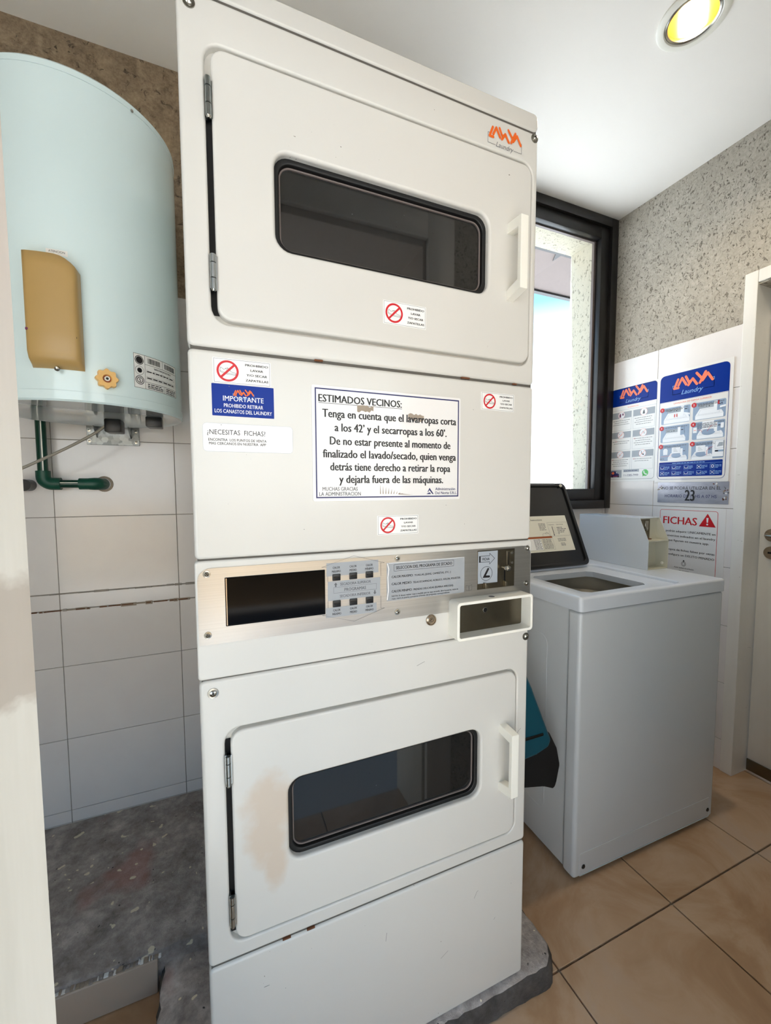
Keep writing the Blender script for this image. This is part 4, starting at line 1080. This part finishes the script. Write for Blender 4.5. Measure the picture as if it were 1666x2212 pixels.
    for j, yy in enumerate((.0125, .0080)): p.scribble(.034, .082, yy, .004, INK, 2, 50+j); p.scribble(.094, w-.005, yy, .004, INK, 2, 60+j)
    p.text('INDUSTRIA ARGENTINA', .058, .003, .0040, INK, w=.048, bold=.012); p.scribble(.094, w-.01, .003, .004, INK, 2, 70)
    p.obj('data_label', t, label='rectangular black-printed data label')
    p = Print((0, 0, 0), t=.0004, warp=lambda x, y, d: wp(math.radians(-6.6)*r+x, 1.7455+y, d)); p.base(0, .040, 0, .012, PAPER); p.text('ATENCION', .020, .005, .0048, INK, w=.030); p.obj('small_sticker', t, label='small white sticker above the cover')
    # black fittings below
    mb = MB(); mb.prism([(-.141, .620), (-.100, .620), (-.102, .675), (-.139, .675)], 1.4020, z0+.003, BLACK, 'z', .003, 2); mb.obj('bottom_cap', t, label='black plastic cap under the tank')
    mb = MB(); mb.box(-.256, -.214, .700, .760, 1.392, z0+.003, BLACK, .004, 2); mb.obj('cable_gland', t, label='black cable entry box')
    # power cord: into the gland
    mb = MB(); pts = []
    P0, P1, P2, P3 = Vector((-.252, .712, 1.412)), Vector((-.285, .70, 1.375)), Vector((-.37, .70, 1.325)), Vector((-.52, .70, 1.245))
    for k in range(25):
        s_ = k/24; pts.append((1-s_)**3*P0+3*(1-s_)**2*s_*P1+3*(1-s_)*s_*s_*P2+s_**3*P3)
    mb.tube(pts, .0038, CORD, 10); mb.obj('power_cord', t, label='grey power cord')
    # wall bracket
    mb = MB(); mb.box(-.347, -.198, YW-.004, YW-.0005, 1.372, 1.50, GALV, .0008, 1)
    for x in (-.318, -.222): mb.prism([(YW-.004, 1.395), (YW-.004, 1.46), (.84, 1.46), (.84, 1.445)], x-.0015, x+.0015, GALV, 'x')
    mb.box(-.318, -.222, .83, YW-.004, 1.458, 1.462, GALV, .0005, 1)
    br = mb.obj('wall_bracket', t, label='galvanised wall bracket')
    for x, z in ((-.339, 1.383), (-.207, 1.383), (-.339, 1.418), (-.207, 1.418), (-.339, 1.45), (-.207, 1.45)):
        mb = MB(); mb.lathe([(.0055, 0), (.0055, .002), (.004, .002), (.004, .0045), (.0002, .005)], CHROME, 12, Matrix.Translation((x, YW-.004, z)) @ Matrix.Rotation(math.radians(90), 4, 'X')); mb.obj('bolt', br)
heater()
def pipe():
    px, py = -.453, .865; zb = 1.243
    t = thing('water_pipe', 'dark green plastic water pipe running down and into the tiles below the heater', 'pipe', (px, py, zb))
    mb = MB(); mb.tube([(px, py, zb+.02), (px, py, 1.62)], .0135, GREENP, 18)
    mb.box(px-.001+.004, px+.002+.004, py-.0139, py-.0125, zb+.02, 1.6, HANDW); mb.tube([(px, py, 1.61), (px, py+.02, 1.63), (px, YW-.001, 1.632)], .0135, GREENP, 14); mb.obj('vertical_pipe', t)
    mb = MB(); mb.tube([(px+.02, py, zb), (-.345, py, zb)], .0125, GREENP, 18); mb.box(px+.03, -.35, py-.0132, py-.012, zb+.0025, zb+.0045, HANDW); mb.obj('horizontal_pipe', t)
    mb = MB(); pts = [(px, py, zb+.040), (px, py, zb+.022)]+[(px+.022-.022*math.cos(a), py, zb+.022-.022*math.sin(a)) for a in [math.pi/2*k/8 for k in range(1, 9)]]+[(px+.044, py, zb)]
    mb.tube(pts, .0190, GREEND, 20); mb.obj('elbow', t)
    mb = MB(); mb.tube([(-.362, py, zb), (-.334, py, zb)], .0180, GREEND, 20)
    mb.tube([(-.336, py, zb), (-.322, py, zb), (-.313, py+.006, zb), (-.309, py+.02, zb), (-.309, YW+.0, zb)], [.0185, .0195, .0195, .019, .019], GREEND, 20); mb.obj('elbow', t)
    mb = MB(); mb.lathe([(.026, 0), (.024, .003), (.019, .004)], TAPE, 20, Matrix.Translation((-.305, YW-.0003, zb)) @ Matrix.Rotation(math.radians(90), 4, 'X')); mb.obj('plaster_collar', t)
    mb = MB(); mb.tube([(-.503, py, zb-.004), (-.503, YW, zb-.004)], .018, BLACK, 18); mb.obj('stub', t)
pipe()

# ------------------------------------------------------------------ things between the dryer and the washer
def bag():
    t = thing('hanging_bag', 'teal and black bag hanging in the dark gap between dryer and washer', 'bag', (.80, .19, .335))
    mb = MB(); mb.prism([(.690, .86), (.735, .86), (.775, .800), (.840, .665), (.895, .540), (.915, .497), (.905, .475), (.860, .462), (.690, .450)], .150, .240, TEAL, 'y', .010, 3)
    tp = mb.obj('top_flap', t, wn=True, label='teal upper part')
    mb = MB(); mb.box(.80, .880, .1465, .152, .519, .527, BLACK, .0015, 1); mb.obj('strap', tp)
    mb = MB(); mb.prism([(.690, .50), (.915, .515), (.945, .46), (.958, .405), (.946, .350), (.936, .333), (.896, .352), (.690, .400)], .158, .250, BLKF, 'y', .008, 2); mb.obj('lower_pouch', t, label='black lower part')
    return t
bag()

# ------------------------------------------------------------------ posters on the right wall
RW = dict(U=(0, -1, 0), V=(0, 0, 1), N=(-1, 0, 0))
def on_wall(y_left, z, dx=0.0): return (XR-.0022-dx, y_left, z)
def draw_washer(p, x, y, w, open_=False, box=True, lw=.0006):
    """small drawing of a top loader"""
    h = w*.215
    p.poly([(x, y), (x+w, y), (x+w, y+h*.7), (x+w*.84, y+h*1.9), (x+w*.16, y+h*1.9), (x, y+h*.7)], WINK, 2)
    p.line([(x, y+h*.7), (x+w, y+h*.7)], lw, LINK, 3); p.line([(x+w*.1, y+h*.85), (x+w*.88, y+h*.85), (x+w*.78, y+h*1.7), (x+w*.2, y+h*1.7)], lw, LINK, 3, True)
    if open_:
        p.disc(x+w*.45, y+h*1.25, w*.14, BLUEGREY, 3, sx=1.9); p.rect(x+w*.2, x+w*.65, y+h*1.75, y+h*3.3, WINK, 4)
        for k in range(3): p.rect(x+w*.30, x+w*(.42+.05*k), y+h*(2.9-k*.35), y+h*(2.9-k*.35)+.001, GINK, 5)
    else:
        p.rect(x+w*.14, x+w*.70, y+h*1.9, y+h*2.6, LINK, 3); p.line([(x+w*.14, y+h*1.9), (x+w*.14, y+h*2.6), (x+w*.70, y+h*2.6)], lw, GINK, 4)
        p.disc(x+w*.40, y+h*2.2, .0018, INK, 5, 8); p.disc(x+w*.50, y+h*2.2, .0024, INK, 5, 8); p.rect(x+w*.18, x+w*.32, y+h*2.25, y+h*2.25+.0015, INK, 5)
    if box:
        p.poly([(x+w*.66, y+h*1.3), (x+w*.72, y+h*1.1), (x+w*.80, y+h*1.3), (x+w*.80, y+h*2.9), (x+w*.66, y+h*2.9)], WINK, 6)
        p.poly([(x+w*.78, y+h*1.2), (x+w*.96, y+h*1.3), (x+w*.92, y+h*2.7), (x+w*.78, y+h*2.9)], BLUEGREY, 7); p.rect(x+w*.81, x+w*.90, y+h*2.2, y+h*2.35, INK, 8)
def posters():
    # blue instruction poster: y .636 -> .320, z 1.250 -> 1.762
    w, h = .316, .512; t_ = .0035
    p = Print(on_wall(.6375, 1.2505), t=t_, **RW); p.base(0, w, 0, h, GLOSSP, .004)
    a, b = .012, w-.014
    p.rrect(a, b, h-.135, h-.012, .020, BLUE); p.rect(a, b, h-.135, h-.075, BLUE, 2)
    p.border(a, b, .014, h-.012, .0016, BLUE, 3, .02)
    p.logo(w*.22, h-.118, .175, CORAL, PALE, PALE, .075)
    p.text('LAVADORA DE CARGA SUPERIOR', w*.50, h-.151, .0078, CORAL, w=.160)
    p.rect(a, b, h-.1375, h-.1368, BLUE)
    cw = (b-a-.030)/2; ch = .080
    for k in range(6):
        c, r_ = k % 2, k//2; x0 = a+.010+c*(cw+.012); y0 = h-.2390-r_*.0860
        p.rrect(x0, x0+cw, y0, y0+ch-.004, .006, BLUEGREY)
        p.disc(x0+.004, y0+ch-.012, .0105, RED, 9, 20); p.text(str(k+1), x0+.004, y0+ch-.0165, .009, WINK, bold=.02, l=11)
        for q in range((2, 2, 1, 4, 2, 2)[k]): p.scribble(x0+.020, x0+cw-(.004 if q == 0 else .03), y0+ch-.013-q*.0062, .0045, GINK, 9, k*5+q)
        if k == 0: draw_washer(p, x0+.012, y0+.002, cw*.90); [p.rect(x0+cw*v, x0+cw*v+.004, y0+.028, y0+.042, RED, 9) for v in (.46, .54)]; p.poly([(x0+cw*.62, y0+.044), (x0+cw*.72, y0+.048), (x0+cw, y0+.038), (x0+cw, y0+.030), (x0+cw*.72, y0+.034)], WINK, 9)
        if k == 1: draw_washer(p, x0+.010, y0+.002, cw*.86); p.rect(x0+cw*.76, x0+cw*.81, y0+.056, y0+.072, RED, 9); p.disc(x0+cw*.88, y0+.058, .0025, NAVY, 9, 8); p.poly([(x0+cw*.83, y0+.048), (x0+cw, y0+.050), (x0+cw, y0+.042), (x0+cw*.83, y0+.040)], WINK, 9)
        if k == 2: draw_washer(p, x0+.010, y0+.002, cw*.80)
        if k == 3:
            draw_washer(p, x0+.020, y0+.002, cw*.80, True); p.rrect(x0+.004, x0+.020, y0+.030, y0+.054, .001, WINK, 5); p.rect(x0+.007, x0+.017, y0+.040, y0+.042, CORAL, 6)
            p.rrect(x0+cw-.016, x0+cw-.004, y0+.040, y0+.062, .003, WINK, 9); p.line([(x0+.024, y0+.042), (x0+.036, y0+.040), (x0+.042, y0+.030)], .0012, RED, 9); p.line([(x0+.100, y0+.058), (x0+.076, y0+.054), (x0+.062, y0+.032)], .0012, RED, 9)
        if k == 4:
            draw_washer(p, x0+.038, y0+.000, cw*.66, True); p.poly([(x0+.016, y0+.028), (x0+.036, y0+.028), (x0+.037, y0+.050), (x0+.031, y0+.058), (x0+.021, y0+.058), (x0+.015, y0+.050)], WINK, 5)
            p.line([(x0+.004, y0+.020), (x0+.045, y0+.022), (x0+.056, y0+.030)], .0008, CORAL, 6); p.scribble(x0+.002, x0+.020, y0+.008, .005, GINK, 6, 3)
        if k == 5:
            draw_washer(p, x0+.002, y0-.002, cw*.66, True); p.rect(x0+cw*.66, x0+cw-.001, y0+.006, y0+.075, WINK, 9); p.rect(x0+cw*.74, x0+cw-.001, y0+.040, y0+.072, LINK, 10); p.rect(x0+cw*.75, x0+cw-.002, y0+.041, y0+.071, WINK, 11)
            p.poly([(x0+cw*.80, y0+.048), (x0+cw-.003, y0+.050), (x0+cw-.003, y0+.066), (x0+cw*.86, y0+.066)], LINK, 12); p.rect(x0+cw*.74, x0+cw-.001, y0+.026, y0+.034, BLUEGREY, 10); p.rect(x0+cw*.75, x0+cw*.84, y0+.027, y0+.033, INK, 11)
            p.line([(x0+cw*.50, y0+.014), (x0+cw*.50, y0+.034), (x0+cw*.58, y0+.046), (x0+cw*.68, y0+.050)], .0012, RED, 13)
    p.rrect(a+.008, b-.010, .026, .094, .004, BLUE, 2); p.scribble(a+.07, b-.08, .086, .005, PALE, 3, 2); p.rect(a+.008, b-.010, .0815, .0825, PALE, 3)
    for i in range(5):
        for j in range(2):
            x0 = a+.014+i*.0545; y0 = .058-j*.026
            p.rect(x0, x0+.020, y0, y0+.018, PALE, 3); p.rect(x0+.0012, x0+.0188, y0+.0012, y0+.0168, BLUE, 4)
            if (i, j) in ((3, 0), (4, 1), (0, 1)): p.line([(x0+.003, y0+.003), (x0+.017, y0+.015)], .0015, WINK, 5); p.line([(x0+.003, y0+.015), (x0+.017, y0+.003)], .0015, WINK, 5)
            elif (i, j) == (4, 0): p.ring(x0+.010, y0+.009, .006, .0022, WINK, 5, 16)
            else: p.line([(x0+.003, y0+.012), (x0+.005, y0+.005), (x0+.015, y0+.005), (x0+.017, y0+.012)], .0015, WINK, 5)
            for q in range(3): p.scribble(x0+.022, x0+.044-(q == 2)*.008, y0+.0125-q*.0055, .0042, PALE, 4, i*9+j*3+q)
    tag(p.obj('wall_poster'), 'blue-headed washer instruction poster with six numbered drawings, above the silver plate', 'poster')
    # suggestions poster: y .908 -> .640, z 1.2555 -> 1.748
    w, h = .2640, .490; p = Print(on_wall(.9035, 1.2580), t=.0012, **RW); p.base(0, w, 0, h, PAPER, .003); a, b = .010, w-.004
    p.rrect(a, b, h-.095, h-.004, .016, BLUE); p.rect(a, b, h-.095, h-.05, BLUE, 2); p.border(a, b, .012, h-.006, .0013, GINK, 1, .014)
    p.logo(w*.22, h-.088, .158, CORAL, PALE, PALE, .075); p.text('SUGERENCIAS', w*.52, h-.110, .0065, CORAL, w=.060); p.rect(a, b, h-.1175, h-.1170, BLUE)
    cw = (b-a-.024)/2
    for k in range(6):
        c, r_ = k % 2, k//2; x0 = a+.007+c*(cw+.010); y0 = h-.222-r_*.103
        p.border(x0, x0+cw, y0, y0+.094, .0008, LINK); p.rect(x0, x0+cw, y0+.062, y0+.094, LINK); p.disc(x0+cw/2, y0+.078, .0185, WINK, 2, 24); p.ring(x0+cw/2, y0+.078, .0185, .0009, CORAL, 3, 28)
        cx, cy = x0+cw/2, y0+.078
        if k >= 2: p.line([(cx-.012, cy-.012), (cx+.012, cy+.012)], .0014, CORAL, 6)
        if k == 0: p.poly([(cx-.012, cy-.010), (cx-.003, cy-.010), (cx-.003, cy+.004), (cx-.007, cy+.011), (cx-.012, cy+.004)], MAROON, 4); p.poly([(cx+.003, cy+.002), (cx+.010, cy-.004), (cx+.013, cy+.006), (cx+.007, cy+.011)], MAROON, 4)
        if k == 1: p.poly([(cx-.006, cy-.010), (cx+.006, cy-.010), (cx+.004, cy+.004), (cx+.001, cy+.011), (cx-.004, cy+.002)], GINK, 4); p.disc(cx+.010, cy+.008, .001, GINK, 4, 8)
        if k == 2: p.disc(cx-.008, cy+.006, .002, INK, 4, 8); p.line([(cx-.010, cy-.004), (cx+.002, cy-.002), (cx+.010, cy+.003)], .0014, CORAL, 4)
        if k == 3: p.line([(cx-.008, cy-.002), (cx, cy+.008), (cx+.006, cy-.006), (cx+.010, cy+.004)], .0012, GINK, 4)
        if k == 4: p.line([(cx-.008, cy+.006), (cx-.004, cy-.006), (cx+.006, cy-.002)], .0012, GINK, 4)
        if k == 5: p.line([(cx-.006, cy+.012), (cx-.004, cy), (cx+.002, cy-.006)], .0026, INK, 4); p.disc(cx+.005, cy-.006, .0036, INK, 5, 10)
        for q in range((3, 4, 2, 4, 4, 2)[k]): p.scribble(x0+.008+(q % 2)*.008, x0+cw-.008-(q % 2)*.010, y0+.050-q*.0105-(.006 if k == 2 else 0), .0038, GINK, 2, k*7+q)
        if k >= 2: p.text('NO', x0+.012 if k > 2 else x0+.03, y0+.050-(.006 if k == 2 else 0), .0045, RED, l=4, bold=.01)
    p.rect(a+.005, a+.075, .020, .060, LINK, 2)
    p.poly([(a+.012, .030), (a+.060, .030), (a+.060, .038), (a+.048, .044), (a+.040, .054), (a+.012, .054)], NAVY, 3); p.poly([(a+.042, .044), (a+.049, .044), (a+.042, .051)], WINK, 4); p.disc(a+.024, .044, .007, CORAL, 4, 12, 1.2)
    p.poly([(a+.010, .024), (a+.062, .024), (a+.060, .031), (a+.010, .031)], MAROON, 4); p.disc(a+.020, .026, .0045, INK, 5, 12); p.disc(a+.056, .026, .0045, INK, 5, 12)
    p.rect(a+.085, a+.172, .048, .062, LINK, 2); p.scribble(a+.089, a+.168, .053, .0055, NAVY, 3, 8)
    p.text('11-3385-7999', a+.128, .026, .0120, NAVY, w=.080, l=3); p.disc(a+.205, .042, .0165, GREENI, 2, 24); p.poly([(a+.192, .022), (a+.200, .030), (a+.192, .036)], GREENI, 2)
    p.line([(a+.198, .050), (a+.199, .042), (a+.206, .035), (a+.213, .034)], .0048, WINK, 3, cap=True)
    tag(p.obj('wall_poster'), 'white suggestions poster with blue header and grey pictogram boxes, beside the window frame', 'poster')
    # mirror-like plate
    x = NT('scratched_mirror_plate'); f = x.noise(14, 4, .6, stretch=(1, 1, 3)); x.col(x.mix(f, RGB(130, 132, 150), RGB(200, 202, 212))); x.set(0.28, .55)
    w, h = .302, .0965; p = Print(on_wall(.6205, 1.1535), t=.0015, **RW); p.base(0, w, 0, h, x.m, .001)
    R = random.Random(9)
    for bx, by in ((.012, .075), (.012, .062), (w-.05, .085), (w-.014, .07), (w-.02, .03), (w-.012, .055)):
        for k in range(5): cx, cy = bx+R.uniform(-.010, .012), by+R.uniform(-.010, .008); p.poly([(cx+R.uniform(.001, .006)*math.cos(q*1.26), cy+R.uniform(.001, .006)*math.sin(q*1.26)) for q in range(5)], R.choice((TAPE, PAPER, GINK, RUST)), 1+k % 2)
    p.text('NO SE PODRÁ UTILIZAR EN EL', w*.49, h*.645, .0145, INK, w=.250); p.text('HORARIO DE 19 HS A 07 HS', w*.485, h*.265, .0145, NAVY, w=.222)
    p.text('23', w*.49, h*.12, .052, INK, w=.040, bold=.03, l=4)
    tag(p.obj('sign_plate'), 'scratched silver plate sign with black lettering about closing hours, below the blue poster', 'sign')
    # FICHAS notice
    w, h = .292, .42; p = Print(on_wall(.6165, 1.1345-h), t=.0008, **RW); p.base(0, w, 0, h, GLOSSP, .001)
    p.border(.012, w-.030, .010, h-.014, .0018, RED, 1, .010)
    p.text('FICHAS', .104, h-.080, .036, RED, w=.150, bold=.02)
    cx, cy = .222, h-.076; p.poly([(cx-.028, cy-.006), (cx+.028, cy-.006), (cx+.004, cy+.045), (cx-.004, cy+.045)], RED, 2); p.line([(cx-.026, cy-.002), (cx+.026, cy-.002), (cx, cy+.043)], .009, RED, 3, True)
    p.poly([(cx-.0025, cy+.012), (cx+.0025, cy+.012), (cx+.0042, cy+.033), (cx-.0042, cy+.033)], WINK, 5); p.disc(cx, cy+.004, .0038, WINK, 5, 12)
    for s_, yy, ww, al in (('Se podrán adquirir UNICAMENTE en', h-.118, .232, 1), ('los comercios indicados en el laundry', h-.140, .240, 1), ('o lo que figuren en nuestra app.', h-.162, .210, 0), ('La compra de fichas falsas por otras', h-.205, .235, 1), ('vías configura un DELITO PENADO', h-.228, .232, 1)):
        p.text(s_, (w-.036) if al else w-.060, yy, .0100, INK, w=ww, al='R', bold=.014)
    p.disc(.130, h-.262, .0070, INK, 2, 16, .8); p.disc(.130, h-.262, .0052, PAPER, 3, 16, .8); p.ring(.130, h-.262, .0115, .0016, INK, 2, 20, .85); p.disc(.130, h-.248, .0035, INK, 2, 10)
    p.text('Poder Judicial de la Nación', .132, h-.285, .0068, INK, w=.085, bold=.012); p.text('ARGENTINA', .132, h-.297, .0045, INK, w=.045)
    tag(p.obj('paper_notice'), 'white token notice with red border, red heading and warning triangle, behind the washer', 'notice')
posters()
